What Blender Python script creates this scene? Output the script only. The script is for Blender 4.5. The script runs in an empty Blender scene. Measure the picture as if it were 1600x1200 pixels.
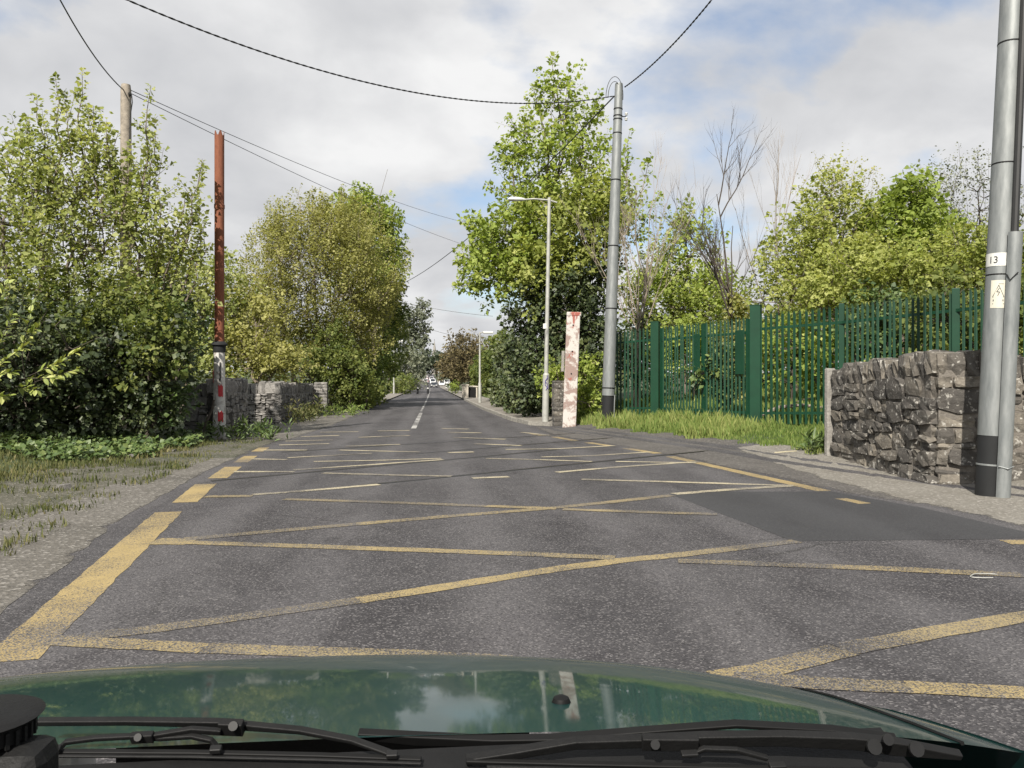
import bpy, bmesh, math, random
import numpy as np
from mathutils import Vector, Matrix
R = math.radians
sc = bpy.context.scene
COL = sc.collection

# ------------------------------------------------------------------ camera
cam = bpy.data.cameras.new("camera"); camo = bpy.data.objects.new("camera", cam); COL.objects.link(camo)
camo.location = (0, 0, 1.35); camo.rotation_euler = (R(90.0), 0, R(-5.85))
cam.sensor_width = 36; cam.lens = 28.125; cam.clip_start = 0.05; cam.clip_end = 6000
cam.shift_y = -0.00125
sc.camera = camo

# ------------------------------------------------------------------ sky, sun, exposure
SUN_AZ, SUN_EL = R(203), R(43)          # bearing from the road's far end, clockwise: behind the camera, a little left
w = bpy.data.worlds.new("World"); sc.world = w; w.use_nodes = True
nt = w.node_tree; nt.nodes.clear()
def N(t, typ, **kw):
    n = t.nodes.new(typ)
    for k, v in kw.items():
        if k == 'inp':
            for kk, vv in v.items(): n.inputs[kk].default_value = vv
        else: setattr(n, k, v)
    return n
sky = N(nt, 'ShaderNodeTexSky', sky_type='NISHITA'); sky.sun_disc = False
sky.sun_elevation = SUN_EL; sky.sun_rotation = SUN_AZ; sky.dust_density = 1.5
bg1 = N(nt, 'ShaderNodeBackground', inp={'Strength': 0.095}); nt.links.new(sky.outputs[0], bg1.inputs[0])
tc = N(nt, 'ShaderNodeTexCoord'); sx = N(nt, 'ShaderNodeSeparateXYZ'); nt.links.new(tc.outputs['Generated'], sx.inputs[0])
def M(t, op, a, b=None, c=None):
    n = N(t, 'ShaderNodeMath', operation=op)
    for i, v in enumerate((a, b, c)):
        if v is None: continue
        if isinstance(v, (int, float)): n.inputs[i].default_value = v
        else: t.links.new(v, n.inputs[i])
    return n.outputs[0]
zz = M(nt, 'ADD', M(nt, 'MAXIMUM', sx.outputs[2], 0.0), 0.30)
cb = N(nt, 'ShaderNodeCombineXYZ'); nt.links.new(M(nt, 'DIVIDE', sx.outputs[0], zz), cb.inputs[0]); nt.links.new(M(nt, 'DIVIDE', sx.outputs[1], zz), cb.inputs[1])
cb.inputs[2].default_value = 8.8
def noise(t, vec, scale, detail=4, rough=.55, dist=0.0):
    n = N(t, 'ShaderNodeTexNoise', inp={'Scale': scale, 'Detail': detail, 'Roughness': rough, 'Distortion': dist})
    if vec is not None: t.links.new(vec, n.inputs['Vector'])
    return n.outputs['Fac']
def ramp(t, fac, stops, interp='LINEAR'):
    n = N(t, 'ShaderNodeValToRGB'); n.color_ramp.interpolation = interp
    e = n.color_ramp.elements
    while len(e) < len(stops): e.new(0.5)
    for el, (p, c) in zip(e, stops):
        el.position = p; el.color = (c[0], c[1], c[2], 1) if not isinstance(c, (int, float)) else (c, c, c, 1)
    t.links.new(fac, n.inputs[0]); return n.outputs[0]
cover = ramp(nt, noise(nt, cb.outputs[0], 1.25, 9, .52, .15), [(.36, 0.0), (.47, 1.0)])
shade = ramp(nt, noise(nt, cb.outputs[0], 1.7, 8, .52, .2), [(.32, (.55, .56, .585)), (.48, (.70, .705, .72)), (.62, (.90, .90, .90))])
bg2 = N(nt, 'ShaderNodeBackground', inp={'Strength': 0.605}); nt.links.new(shade, bg2.inputs[0])
mx = N(nt, 'ShaderNodeMixShader'); nt.links.new(cover, mx.inputs[0]); nt.links.new(bg1.outputs[0], mx.inputs[1]); nt.links.new(bg2.outputs[0], mx.inputs[2])
wo = N(nt, 'ShaderNodeOutputWorld'); nt.links.new(mx.outputs[0], wo.inputs[0])

sun_dir = Vector((math.sin(SUN_AZ)*math.cos(SUN_EL), math.cos(SUN_AZ)*math.cos(SUN_EL), math.sin(SUN_EL)))
sl = bpy.data.lights.new("sun", 'SUN'); sl.energy = 5.0; sl.angle = R(0.6); sl.color = (1.0, .94, .85)
so = bpy.data.objects.new("sun", sl); COL.objects.link(so); so.rotation_euler = sun_dir.to_track_quat('Z', 'Y').to_euler()
vs = sc.view_settings; vs.view_transform = 'Standard'; vs.look = 'None'; vs.exposure = 0.75; vs.gamma = 1.0; vs.use_curve_mapping = False
sc.render.engine = 'CYCLES'

# ------------------------------------------------------------------ helpers
def tag(o, label=None, cat=None, group=None, kind=None):
    if label: o['label'] = label
    if cat: o['category'] = cat
    if group: o['group'] = group
    if kind: o['kind'] = kind
    return o
def empty(name, loc=(0, 0, 0), rz=0.0):
    o = bpy.data.objects.new(name, None); COL.objects.link(o); o.location = loc; o.rotation_euler = (0, 0, rz); o.empty_display_size = .1
    return o
def link(name, me, mat, parent=None, smooth=False):
    o = bpy.data.objects.new(name, me); COL.objects.link(o)
    if mat is not None and not me.materials: me.materials.append(mat)
    if smooth:
        me.polygons.foreach_set('use_smooth', [True]*len(me.polygons))
    if parent: o.parent = parent
    return o
class MB:
    def __init__(s): s.v = []; s.f = []
    def add(s, v, f):
        k = len(s.v); s.v += [tuple(p) for p in v]; s.f += [tuple(i+k for i in q) for q in f]; return s
    def box(s, c, d, rz=0, taper=1.0, ch=0.0):
        x, y, z = d[0]/2, d[1]/2, d[2]/2; cs, sn = math.cos(rz), math.sin(rz); vv = []
        for sz in (-1, 1):
            t = taper if sz > 0 else 1
            for a, b in ((-1, -1), (1, -1), (1, 1), (-1, 1)):
                px, py = a*x*t, b*y*t
                vv.append((c[0]+px*cs-py*sn, c[1]+px*sn+py*cs, c[2]+sz*z))
        return s.add(vv, [(3, 2, 1, 0), (4, 5, 6, 7), (0, 1, 5, 4), (1, 2, 6, 5), (2, 3, 7, 6), (3, 0, 4, 7)])
    def tube(s, pts, rad, n=8, caps=True):
        pts = [Vector(p) for p in pts]
        if not hasattr(rad, '__len__'): rad = [rad]*len(pts)
        vv = []; ff = []; up = None
        for i, p in enumerate(pts):
            d = (pts[min(i+1, len(pts)-1)]-pts[max(i-1, 0)]).normalized()
            if up is None: up = d.orthogonal().normalized()
            up = (up-d*up.dot(d)); up = up.normalized() if up.length > 1e-6 else d.orthogonal().normalized()
            sd = d.cross(up)
            for k in range(n):
                a = 2*math.pi*k/n; vv.append(p+(up*math.cos(a)+sd*math.sin(a))*rad[i])
        for i in range(len(pts)-1):
            for k in range(n):
                a = i*n+k; b = i*n+(k+1) % n; ff.append((a, b, b+n, a+n))
        if caps:
            ff.append(tuple(range(n-1, -1, -1))); ff.append(tuple(range((len(pts)-1)*n, len(pts)*n)))
        return s.add(vv, ff)
    def lathe(s, c, prof, n=16, lean=(0, 0)):
        vv = []; ff = []
        for r, z in prof:
            for k in range(n):
                a = 2*math.pi*k/n; vv.append((c[0]+r*math.cos(a)+lean[0]*z, c[1]+r*math.sin(a)+lean[1]*z, c[2]+z))
        for i in range(len(prof)-1):
            for k in range(n):
                a = i*n+k; b = i*n+(k+1) % n; ff.append((a, b, b+n, a+n))
        ff.append(tuple(range(n-1, -1, -1))); ff.append(tuple(range((len(prof)-1)*n, len(prof)*n)))
        return s.add(vv, ff)
    def mesh(s, name):
        me = bpy.data.meshes.new(name); me.from_pydata([tuple(p) for p in s.v], [], s.f); me.update(); return me
    def build(s, name, mat, parent=None, smooth=False, bevel=0.0, split=None):
        o = link(name, s.mesh(name), mat, parent, smooth)
        if smooth:
            try: o.data.set_sharp_from_angle(angle=R(split or 35))
            except Exception: pass
        if bevel:
            m = o.modifiers.new('bevel', 'BEVEL'); m.width = bevel; m.segments = 2; m.limit_method = 'ANGLE'
        return o
def fast_mesh(name, verts, faces, tint=None):
    """verts (N,3), faces (M,k) numpy"""
    me = bpy.data.meshes.new(name); k = faces.shape[1]
    me.vertices.add(len(verts)); me.vertices.foreach_set('co', np.asarray(verts, np.float32).ravel())
    me.loops.add(faces.size); me.loops.foreach_set('vertex_index', np.asarray(faces, np.int32).ravel())
    me.polygons.add(len(faces)); me.polygons.foreach_set('loop_start', np.arange(0, faces.size, k, dtype=np.int32))
    if tint is not None:
        a = me.attributes.new('tint', 'FLOAT', 'FACE'); a.data.foreach_set('value', np.asarray(tint, np.float32))
    me.update(calc_edges=True); return me
def sstep(a, b, x):
    t = np.clip((x-a)/(b-a), 0, 1); return t*t*(3-2*t)

# ------------------------------------------------------------------ materials
def mat(name):
    m = bpy.data.materials.new(name); m.use_nodes = True; t = m.node_tree; t.nodes.clear()
    o = N(t, 'ShaderNodeOutputMaterial'); b = N(t, 'ShaderNodeBsdfPrincipled'); t.links.new(b.outputs[0], o.inputs[0]); return m, t, b
def setc(t, sock, v):
    if isinstance(v, tuple): sock.default_value = (*v, 1) if len(v) == 3 else v
    elif isinstance(v, (int, float)): sock.default_value = v
    else: t.links.new(v, sock)
def bump(t, b, h, strength=.5, dist=.02):
    n = N(t, 'ShaderNodeBump', inp={'Strength': strength, 'Distance': dist}); t.links.new(h, n.inputs['Height']); t.links.new(n.outputs[0], b.inputs['Normal'])
def pos(t): return N(t, 'ShaderNodeNewGeometry').outputs['Position']
def objc(t): return N(t, 'ShaderNodeTexCoord').outputs['Object']
def mixc(t, fac, a, b, mode='MIX'):
    n = N(t, 'ShaderNodeMix', data_type='RGBA', blend_type=mode)
    setc(t, n.inputs[0], fac); setc(t, n.inputs[6], a); setc(t, n.inputs[7], b); return n.outputs[2]
def mapv(t, v, scale):
    n = N(t, 'ShaderNodeMapping', inp={'Scale': scale}); t.links.new(v, n.inputs[0]); return n.outputs[0]
ALB = .78     # the photograph is exposed for the shade; surfaces keep their real, darker albedo
def dim(c): return tuple(x*ALB for x in c)
def plain(name, col, rough=.6, metal=0.0, var=.25, scale=6.0, bmp=0.0, coat=0.0, spec=.5):
    m, t, b = mat(name); v = objc(t); b.inputs['Specular IOR Level'].default_value = spec; col = dim(col)
    n1 = noise(t, v, scale, 6, .6)
    c = mixc(t, ramp(t, n1, [(.3, 0.0), (.7, 1.0)]), tuple(x*(1-var) for x in col), tuple(min(1, x*(1+var)) for x in col))
    setc(t, b.inputs['Base Color'], c); b.inputs['Roughness'].default_value = rough; b.inputs['Metallic'].default_value = metal
    if coat: b.inputs['Coat Weight'].default_value = coat; b.inputs['Coat Roughness'].default_value = .04
    if bmp: bump(t, b, noise(t, v, scale*6, 5, .6), bmp, .01)
    return m
def asphalt_col(t, v, lo, hi, chip):
    """coarse surface dressing: dark binder, pale and dark chippings, broad worn tracks"""
    vo = N(t, 'ShaderNodeTexVoronoi', inp={'Scale': 105.0}); t.links.new(v, vo.inputs['Vector'])
    sp = N(t, 'ShaderNodeSeparateColor'); t.links.new(vo.outputs['Color'], sp.inputs[0])
    big = noise(t, mapv(t, v, (.55, .12, 1)), 1.0, 5, .6)
    mid = noise(t, v, 1.7, 5, .65)
    base = mixc(t, ramp(t, M(t, 'ADD', M(t, 'MULTIPLY', big, .6), M(t, 'MULTIPLY', mid, .4)), [(.36, 0.0), (.64, 1.0)]), lo, hi)
    tr_ = N(t, 'ShaderNodeTexWave', wave_type='BANDS', bands_direction='X', inp={'Scale': .26, 'Distortion': 1.6, 'Detail': 3.0, 'Detail Scale': .35, 'Phase Offset': 1.1}); t.links.new(mapv(t, v, (1, .25, 1)), tr_.inputs['Vector'])
    base = mixc(t, ramp(t, tr_.outputs['Fac'], [(.45, 0.0), (1.0, .55)]), base, tuple(x*1.28 for x in hi))
    st_ = noise(t, mapv(t, v, (.8, .35, 1)), 1.3, 6, .68, .6)
    base = mixc(t, ramp(t, st_, [(.50, 0.0), (.70, .75)]), base, (lo[0]*.62, lo[1]*.58, lo[2]*.6))
    vc_ = N(t, 'ShaderNodeTexVoronoi', feature='DISTANCE_TO_EDGE', inp={'Scale': .42}); wn_ = N(t, 'ShaderNodeTexNoise', inp={'Scale': 2.5, 'Detail': 6.0}); t.links.new(v, wn_.inputs['Vector'])
    t.links.new(mixc(t, .12, v, wn_.outputs['Color'], 'ADD'), vc_.inputs['Vector'])
    ck = M(t, 'MULTIPLY', ramp(t, vc_.outputs['Distance'], [(.002, 1.0), (.007, 0.0)]), ramp(t, noise(t, v, .5, 2, .5), [(.50, 0.0), (.60, .75)]))
    base = mixc(t, ck, base, (.018, .017, .017))
    c = mixc(t, ramp(t, sp.outputs[0], [(.72, 0.0), (1.0, .9)]), base, chip)
    c = mixc(t, ramp(t, sp.outputs[1], [(.55, 0.0), (.95, .6)]), c, tuple(x*.42 for x in lo))
    return c, vo.outputs['Distance']
mA, t, b = mat('asphalt'); v = pos(t)
c, hgt = asphalt_col(t, v, (.025, .0235, .026), (.068, .065, .0675), (.155, .147, .146))
setc(t, b.inputs['Base Color'], c); b.inputs['Roughness'].default_value = .82; b.inputs['Specular IOR Level'].default_value = .35
bump(t, b, hgt, .55, .006)
mPatch, t, b = mat('fresh_tarmac'); v = pos(t)
c, hgt = asphalt_col(t, v, (.021, .021, .023), (.028, .028, .030), (.045, .045, .046))
setc(t, b.inputs['Base Color'], c); b.inputs['Roughness'].default_value = .8; bump(t, b, hgt, .25, .004)
def paint(name, col, w0, w1):
    m, t, b = mat(name); v = pos(t)
    a, hgt = asphalt_col(t, v, (.025, .0235, .026), (.068, .065, .0675), (.155, .147, .146))
    worn = M(t, 'ADD', M(t, 'MULTIPLY', noise(t, v, .8, 4, .55), .56), M(t, 'ADD', M(t, 'MULTIPLY', noise(t, v, 55, 3, .6), .30), M(t, 'MULTIPLY', hgt, .32)))
    f = ramp(t, worn, [(w0, 1.0), (w1, 0.0)])
    dirty = mixc(t, ramp(t, noise(t, v, 5, 5, .6), [(.35, 0.0), (.75, .5)]), col, tuple(x*.55 for x in col))
    setc(t, b.inputs['Base Color'], mixc(t, f, a, dirty)); b.inputs['Roughness'].default_value = .75
    bump(t, b, hgt, .35, .005); return m
mYel = paint('yellow_road_paint', (.285, .220, .100), .525, .69)
mEdge = paint('solid_yellow_road_paint', (.295, .222, .095), .57, .72)
mYelW = paint('worn_yellow_road_paint', (.275, .216, .105), .455, .64)
mWht = paint('white_road_paint', (.36, .355, .335), .54, .66)
mPale = paint('glare_pale_road_paint', (.42, .37, .25), .545, .68)  # same yellow paint; sun glare on the far lines is put into its colour
def ground_mat(name, cols, sc1, sc2, rough=.95, pebbles=None, bm=.6, fade=False):
    m, t, b = mat(name); v = pos(t); cols = [dim(x) for x in cols]; pebbles = dim(pebbles) if pebbles else None
    n1 = noise(t, v, sc1, 7, .62); n2 = noise(t, v, sc2, 6, .7)
    c = ramp(t, n1, [(.30, cols[0]), (.48, cols[1]), (.66, cols[2])])
    c = mixc(t, ramp(t, n2, [(.35, 0.0), (.7, .6)]), c, tuple(x*.5 for x in cols[0]))
    if pebbles:
        vo = N(t, 'ShaderNodeTexVoronoi', inp={'Scale': 38.0}); t.links.new(v, vo.inputs['Vector'])
        sp = N(t, 'ShaderNodeSeparateColor'); t.links.new(vo.outputs['Color'], sp.inputs[0])
        c = mixc(t, ramp(t, sp.outputs[0], [(.80, 0.0), (.98, 1.0)]), c, pebbles)
        bump(t, b, M(t, 'ADD', vo.outputs['Distance'], n2), bm, .02)
    else: bump(t, b, n2, bm, .04)
    setc(t, b.inputs['Base Color'], c); b.inputs['Roughness'].default_value = rough
    if fade:     # ragged, thinning edge of loose material
        at_ = N(t, 'ShaderNodeAttribute', attribute_name='fade'); nn = M(t, 'ADD', M(t, 'MULTIPLY', noise(t, v, 2.2, 6, .7), .6), M(t, 'MULTIPLY', noise(t, v, 30, 4, .7), .4))
        al = ramp(t, M(t, 'SUBTRACT', M(t, 'ADD', at_.outputs['Fac'], 0.0), M(t, 'SUBTRACT', nn, .0)), [(-.0, 0.0), (.06, 1.0)])
        t.links.new(al, b.inputs['Alpha'])
    return m
mGround = ground_mat('meadow_soil', ((.035, .055, .018), (.06, .085, .028), (.085, .08, .045)), .35, 9)
mVerge = ground_mat('dirt_verge', ((.045, .056, .024), (.085, .080, .054), (.135, .122, .098)), .55, 14, pebbles=(.22, .205, .18), fade=True)
mPath = ground_mat('gravel_path', ((.17, .155, .13), (.22, .205, .175), (.26, .245, .215)), .8, 20, pebbles=(.32, .30, .27), fade=True)
mPave = ground_mat('pale_pavement', ((.19, .17, .145), (.24, .22, .19), (.27, .25, .215)), .7, 12)
mKerb = ground_mat('concrete_kerb', ((.24, .225, .20), (.31, .295, .26), (.36, .34, .30)), 3.0, 20)
mSteel = plain('rusted_rail_steel', (.05, .042, .04), .45, .6, .3, 20)
def stone(name, a, b_, c_, lichen, lf=.62):
    a, b_, c_, lichen = dim(a), dim(b_), dim(c_), dim(lichen); m, t, b = mat(name); v = objc(t); oi = N(t, 'ShaderNodeObjectInfo').outputs['Random']
    wv = pos(t)
    base = ramp(t, oi, [(0.0, a), (.5, b_), (1.0, c_)])
    n = noise(t, wv, 9, 7, .7)
    base = mixc(t, ramp(t, n, [(.38, 0.0), (.72, .75)]), base, tuple(x*.45 for x in a))
    base = mixc(t, ramp(t, noise(t, wv, 14, 6, .65), [(lf, 0.0), (lf+.08, .8)]), base, lichen)
    setc(t, b.inputs['Base Color'], base); b.inputs['Roughness'].default_value = .92
    bump(t, b, M(t, 'ADD', noise(t, wv, 30, 6, .7), n), .7, .03); return m
mStoneR = stone('brown_rubble_stone', (.085, .078, .070), (.135, .122, .104), (.26, .23, .185), (.52, .50, .45), .565)
mStoneL = stone('grey_limestone', (.20, .19, .175), (.27, .255, .235), (.36, .34, .31), (.46, .45, .42), .64)
mMortar = ground_mat('old_mortar', ((.15, .13, .11), (.20, .18, .155), (.26, .235, .20)), 4, 25)
mMortarD = ground_mat('dark_open_joints', ((.03, .028, .025), (.05, .045, .04), (.08, .075, .065)), 4, 25)
mConc = ground_mat('old_concrete', ((.28, .26, .23), (.34, .32, .29), (.42, .40, .36)), 3, 25)
# galvanised steel
mGalv, t, b = mat('galvanised_steel'); v = objc(t)
n = noise(t, mapv(t, v, (6, 6, 1.2)), 3, 6, .6)
setc(t, b.inputs['Base Color'], mixc(t, ramp(t, n, [(.3, 0.0), (.7, 1.0)]), (.15, .162, .162), (.235, .246, .243)))
b.inputs['Metallic'].default_value = .35; b.inputs['Roughness'].default_value = .55
# rust
mRust, t, b = mat('rusted_iron'); v = objc(t)
n = noise(t, mapv(t, v, (9, 9, 2.2)), 2.2, 8, .68)
c = ramp(t, n, [(.22, (.105, .031, .018)), (.45, (.16, .052, .025)), (.62, (.195, .066, .031)), (.80, (.225, .088, .046))])
setc(t, b.inputs['Base Color'], c); b.inputs['Roughness'].default_value = .85; bump(t, b, noise(t, v, 40, 6, .7), .4, .01)
# peeling paint on the iron base and on the concrete gate post
def peel(name, base, coat, red, f0, f1, r0, r1, sc_=3.0):
    base, coat, red = dim(base), dim(coat), dim(red); m, t, b = mat(name); v = objc(t)
    c = mixc(t, ramp(t, noise(t, v, sc_, 8, .65, .4), [(f0, 0.0), (f1, 1.0)]), coat, base)
    c = mixc(t, ramp(t, noise(t, mapv(t, v, (1, 1, .55)), sc_*.9, 6, .6, .5), [(r0, 0.0), (r1, 1.0)]), c, red)
    c = mixc(t, ramp(t, noise(t, v, 20, 6, .7), [(.58, 0.0), (.75, .6)]), c, tuple(x*.4 for x in base))
    setc(t, b.inputs['Base Color'], c); b.inputs['Roughness'].default_value = .85; bump(t, b, noise(t, v, 30, 5, .7), .4, .01); return m
mPost = peel('peeling_painted_concrete', (.31, .225, .195), (.56, .53, .49), (.34, .10, .075), .47, .53, .595, .62, 3.1)
mBaseW = peel('peeling_white_paint', (.30, .27, .24), (.62, .60, .56), (.42, .03, .03), .50, .62, .70, .74, 4.0)
mRed = plain('red_paint', (.48, .02, .025), .6, 0, .25, 12)
mBlk = plain('black_paint', (.007, .008, .009), .8, 0, .3, 5)
mGreen = plain('green_powder_coat', (.005, .046, .021), .5, 0, .18, 2.5, spec=.35)
mWood = plain('weathered_pole_wood', (.30, .26, .21), .85, 0, .35, 8, .5)
mLamp = plain('lamp_post_paint', (.42, .42, .385), .6, .2, .18, 6)
mWhite = plain('white_enamel', (.70, .70, .66), .5, 0, .08, 6)
mInk = plain('black_ink', (.02, .02, .02), .6, 0, .1)
mBlue = plain('violet_spray_paint', (.12, .10, .30), .7, 0, .2)
mCable = plain('black_cable', (.018, .018, .018), .6, 0, .2)
mCream = plain('cream_render', (.55, .50, .42), .9, 0, .15, 4)
mBark = plain('grey_brown_bark', (.16, .13, .10), .9, 0, .45, 5, .4)
mBarkD = plain('dark_bark', (.07, .055, .042), .9, 0, .4, 5, .4)
mBarkP = plain('pale_dead_bark', (.30, .25, .20), .9, 0, .35, 5, .4)
mRubber = plain('black_rubber', (.006, .006, .006), .6, 0, .25, 20, spec=.2)
mTrim = plain('black_plastic_trim', (.008, .008, .008), .6, 0, .25, 30, .15, spec=.22)
mGlass, t, b = mat('tinted_car_glass'); setc(t, b.inputs['Base Color'], (.02, .025, .03)); b.inputs['Roughness'].default_value = .06
mLens, t, b = mat('lamp_lens'); setc(t, b.inputs['Base Color'], (.75, .75, .72)); b.inputs['Roughness'].default_value = .15; b.inputs['Specular IOR Level'].default_value = .6
mHood, t, b = mat('dark_green_car_paint'); v = objc(t)
setc(t, b.inputs['Base Color'], mixc(t, ramp(t, noise(t, v, 120, 4, .7), [(.55, 0.0), (.72, .18)]), (.0015, .026, .0235), (.04, .05, .045)))
b.inputs['Roughness'].default_value = .38; b.inputs['Specular IOR Level'].default_value = .25; b.inputs['Coat Weight'].default_value = .72
setc(t, b.inputs['Coat Roughness'], ramp(t, noise(t, v, 9, 6, .6), [(.3, .02), (.75, .07)]))
def leafmat(name, cols, trans=.52, gloss=.2):
    m = bpy.data.materials.new(name); m.use_nodes = True; t = m.node_tree; t.nodes.clear()
    o = N(t, 'ShaderNodeOutputMaterial'); b = N(t, 'ShaderNodeBsdfPrincipled', inp={'Roughness': .55}); b.inputs['Specular IOR Level'].default_value = gloss
    a = N(t, 'ShaderNodeAttribute', attribute_name='tint')
    c = ramp(t, a.outputs['Fac'], [(0.0, cols[0]), (.5, cols[1]), (1.0, cols[2])])
    t.links.new(c, b.inputs['Base Color']); tr = N(t, 'ShaderNodeBsdfTranslucent')
    t.links.new(mixc(t, 1.0, c, (1.0, 1.0, .55), 'MULTIPLY'), tr.inputs[0])
    mxs = N(t, 'ShaderNodeMixShader', inp={0: trans}); t.links.new(b.outputs[0], mxs.inputs[1]); t.links.new(tr.outputs[0], mxs.inputs[2]); t.links.new(mxs.outputs[0], o.inputs[0]); return m
LF_maple = leafmat('fresh_maple_leaf', ((0.17, 0.205, 0.06), (0.31, 0.35, 0.115), (0.51, 0.52, 0.24)))
LF_olive = leafmat('olive_yellow_leaf', ((0.17, 0.18, 0.054), (0.295, 0.295, 0.094), (0.47, 0.455, 0.19)))
LF_spring = leafmat('yellow_green_spring_leaf', ((0.155, 0.19, 0.04), (0.285, 0.325, 0.08), (0.46, 0.48, 0.17)))
LF_lime = leafmat('lime_spring_leaf', ((0.165, 0.22, 0.042), (0.305, 0.38, 0.085), (0.48, 0.52, 0.17)))
LF_dark = leafmat('dark_ivy_and_shade_leaf', ((0.018, 0.03, 0.011), (0.042, 0.062, 0.02), (0.1, 0.12, 0.042)), .18, .5)  # dark green of ivy; also paints the shade low in the left bush
LF_mid = leafmat('mid_green_leaf', ((0.08, 0.115, 0.032), (0.165, 0.2, 0.058), (0.3, 0.32, 0.11)))
LF_brown = leafmat('brown_bud_leaf', ((0.055, 0.045, 0.022), (0.11, 0.088, 0.042), (0.17, 0.145, 0.065)), .2)
LF_grey = leafmat('grey_green_leaf', ((0.085, 0.1, 0.065), (0.15, 0.165, 0.115), (0.24, 0.25, 0.17)), .25)
LF_far = leafmat('far_dark_leaf', ((0.035, 0.05, 0.028), (0.056, 0.075, 0.042), (0.085, 0.105, 0.06)), .2)
LF_ivy = leafmat('ground_ivy_leaf', ((0.035, 0.065, 0.017), (0.075, 0.118, 0.03), (0.15, 0.19, 0.055)), .2, .5)
LF_laurel = leafmat('laurel_leaf', ((0.1, 0.14, 0.03), (0.23, 0.28, 0.06), (0.38, 0.4, 0.12)), .25, .5)
LF_grass = leafmat('grass_blade', ((0.07, 0.115, 0.026), (0.15, 0.21, 0.05), (0.27, 0.295, 0.1)), .3)
LF_dry = leafmat('dry_grass_blade', ((0.055, 0.07, 0.025), (0.11, 0.12, 0.042), (0.21, 0.185, 0.09)), .25)

# ------------------------------------------------------------------ terrain
def far_z(Y):
    return np.where(Y > 205, .019*(np.maximum(Y, 205)-205), 0.0) - .0*Y
XE_Y = [-30, 6, 9, 13, 15.8, 22.0, 24.5, 30, 4000]; XE_X = [9.5, 9.5, 8.0, 6.95, 6.6, 4.75, 4.5, 4.4, 4.4]
def xe(Y): return np.interp(Y, XE_Y, XE_X)
def gh(X, Y):
    X = np.asarray(X, float); Y = np.asarray(Y, float); d = X-xe(Y)
    z = .30*sstep(-1.2, 1.8, d)*sstep(2, 11, Y) + np.clip(.13*(d-2.6), 0, 1.5)*(d > 2.6)*sstep(4, 11, Y)*sstep(80, 40, Y)
    z = z + .22*sstep(-5.6, -9.0, X)
    return z + np.minimum(far_z(Y), 12.0)
def road_l(Y): return np.interp(Y, [-30, 4, 8, 12, 18, 24, 40, 4000], [-2.75, -2.75, -3.25, -3.6, -3.75, -3.6, -3.1, -3.0])
def road_r(Y): return np.where(Y < 23.6, xe(Y)+.1, np.interp(Y, [23.6, 25, 28, 40, 4000], [4.3, 3.15, 2.85, 2.62, 2.6]))
def sheet(name, ys, xl, xr, nx, off, m, jitter=0.0, kind='structure', seed=1, parent=None, fade=None, fade_both=True):
    rng = np.random.default_rng(seed); vs_ = []; fs_ = []
    for Y in ys:
        a = xl(Y)+rng.normal(0, jitter) if jitter else xl(Y); c_ = xr(Y)+(rng.normal(0, jitter) if jitter else 0)
        for k in range(nx+1):
            X = a+(c_-a)*k/nx; vs_.append((float(X), float(Y), float(gh(X, Y))+off))
    for i in range(len(ys)-1):
        for k in range(nx):
            a = i*(nx+1)+k; fs_.append((a, a+1, a+nx+2, a+nx+1))
    o = MB().add(vs_, fs_).build(name, m, parent, True, split=80)
    if fade:
        at_ = o.data.attributes.new('fade', 'FLOAT', 'POINT'); at_.data.foreach_set('value', [fade[min(k, nx-k) if fade_both else nx-k] if (min(k, nx-k) if fade_both else nx-k) < len(fade) else 1.0 for _ in ys for k in range(nx+1)])
    if kind and parent is None: tag(o, kind=kind)
    return o
gx = np.concatenate([np.geomspace(-3000, -16, 26), np.arange(-15, 24, .5), np.geomspace(25, 3000, 26)])
gy = np.concatenate([np.linspace(-3000, -40, 8), np.arange(-30, 60, .6), np.geomspace(61, 3000, 60)])
GX, GY = np.meshgrid(gx, gy); GZ_ = gh(GX, GY)
inside = (GX > road_l(GY)+.25) & (GX < np.where(GY < 23.6, xe(GY)-.35, 4.0))
GZ_ = GZ_ - .035*inside - .004
idx = np.arange(GX.size).reshape(GX.shape)
fq = np.stack([idx[:-1, :-1], idx[:-1, 1:], idx[1:, 1:], idx[1:, :-1]], -1).reshape(-1, 4)
gm = fast_mesh('ground', np.stack([GX, GY, GZ_], -1).reshape(-1, 3), fq)
ground = tag(link('ground', gm, mGround, None, True), kind='structure')
ysr = np.concatenate([np.arange(-12, 30, .5), np.arange(30, 80, 2.5), np.arange(80, 700, 10)])
road = sheet('road', ysr, road_l, road_r, 24, .006, mA)
verge = sheet('dirt_verge', np.arange(-12, 46, .3), lambda Y: np.interp(Y, [-12, 6, 12, 16, 18, 21, 26, 30, 46], [-6.5, -6.0, -6.0, -5.5, -5.2, -4.9, -4.7, -4.6, -4.4]), lambda Y: np.interp(Y, [-12, 4, 8.4, 12.3, 17, 24, 30, 46], [-2.15, -2.25, -2.95, -3.25, -3.4, -3.3, -3.1, -2.9]), 16, .0075, mVerge, .03, seed=4, fade=[.30, .52, .62, .75, .9], fade_both=False)
mShould = ground_mat('grey_gravel_shoulder', ((.085, .078, .066), (.135, .124, .106), (.18, .167, .147)), .7, 18, pebbles=(.26, .245, .22), fade=True)
shoulder = sheet('gravel_shoulder', np.arange(-12, 15, .3), lambda Y: np.interp(Y, [-12, 4, 8.4, 12.3, 15], [-3.9, -3.75, -4.1, -4.2, -4.0]), lambda Y: np.interp(Y, [-12, 4, 8.4, 12.3, 17], [-2.2, -2.33, -3.06, -3.36, -3.55]), 12, .0088, mShould, .02, seed=14, fade=[.56, .66, .76, .88])
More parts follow.
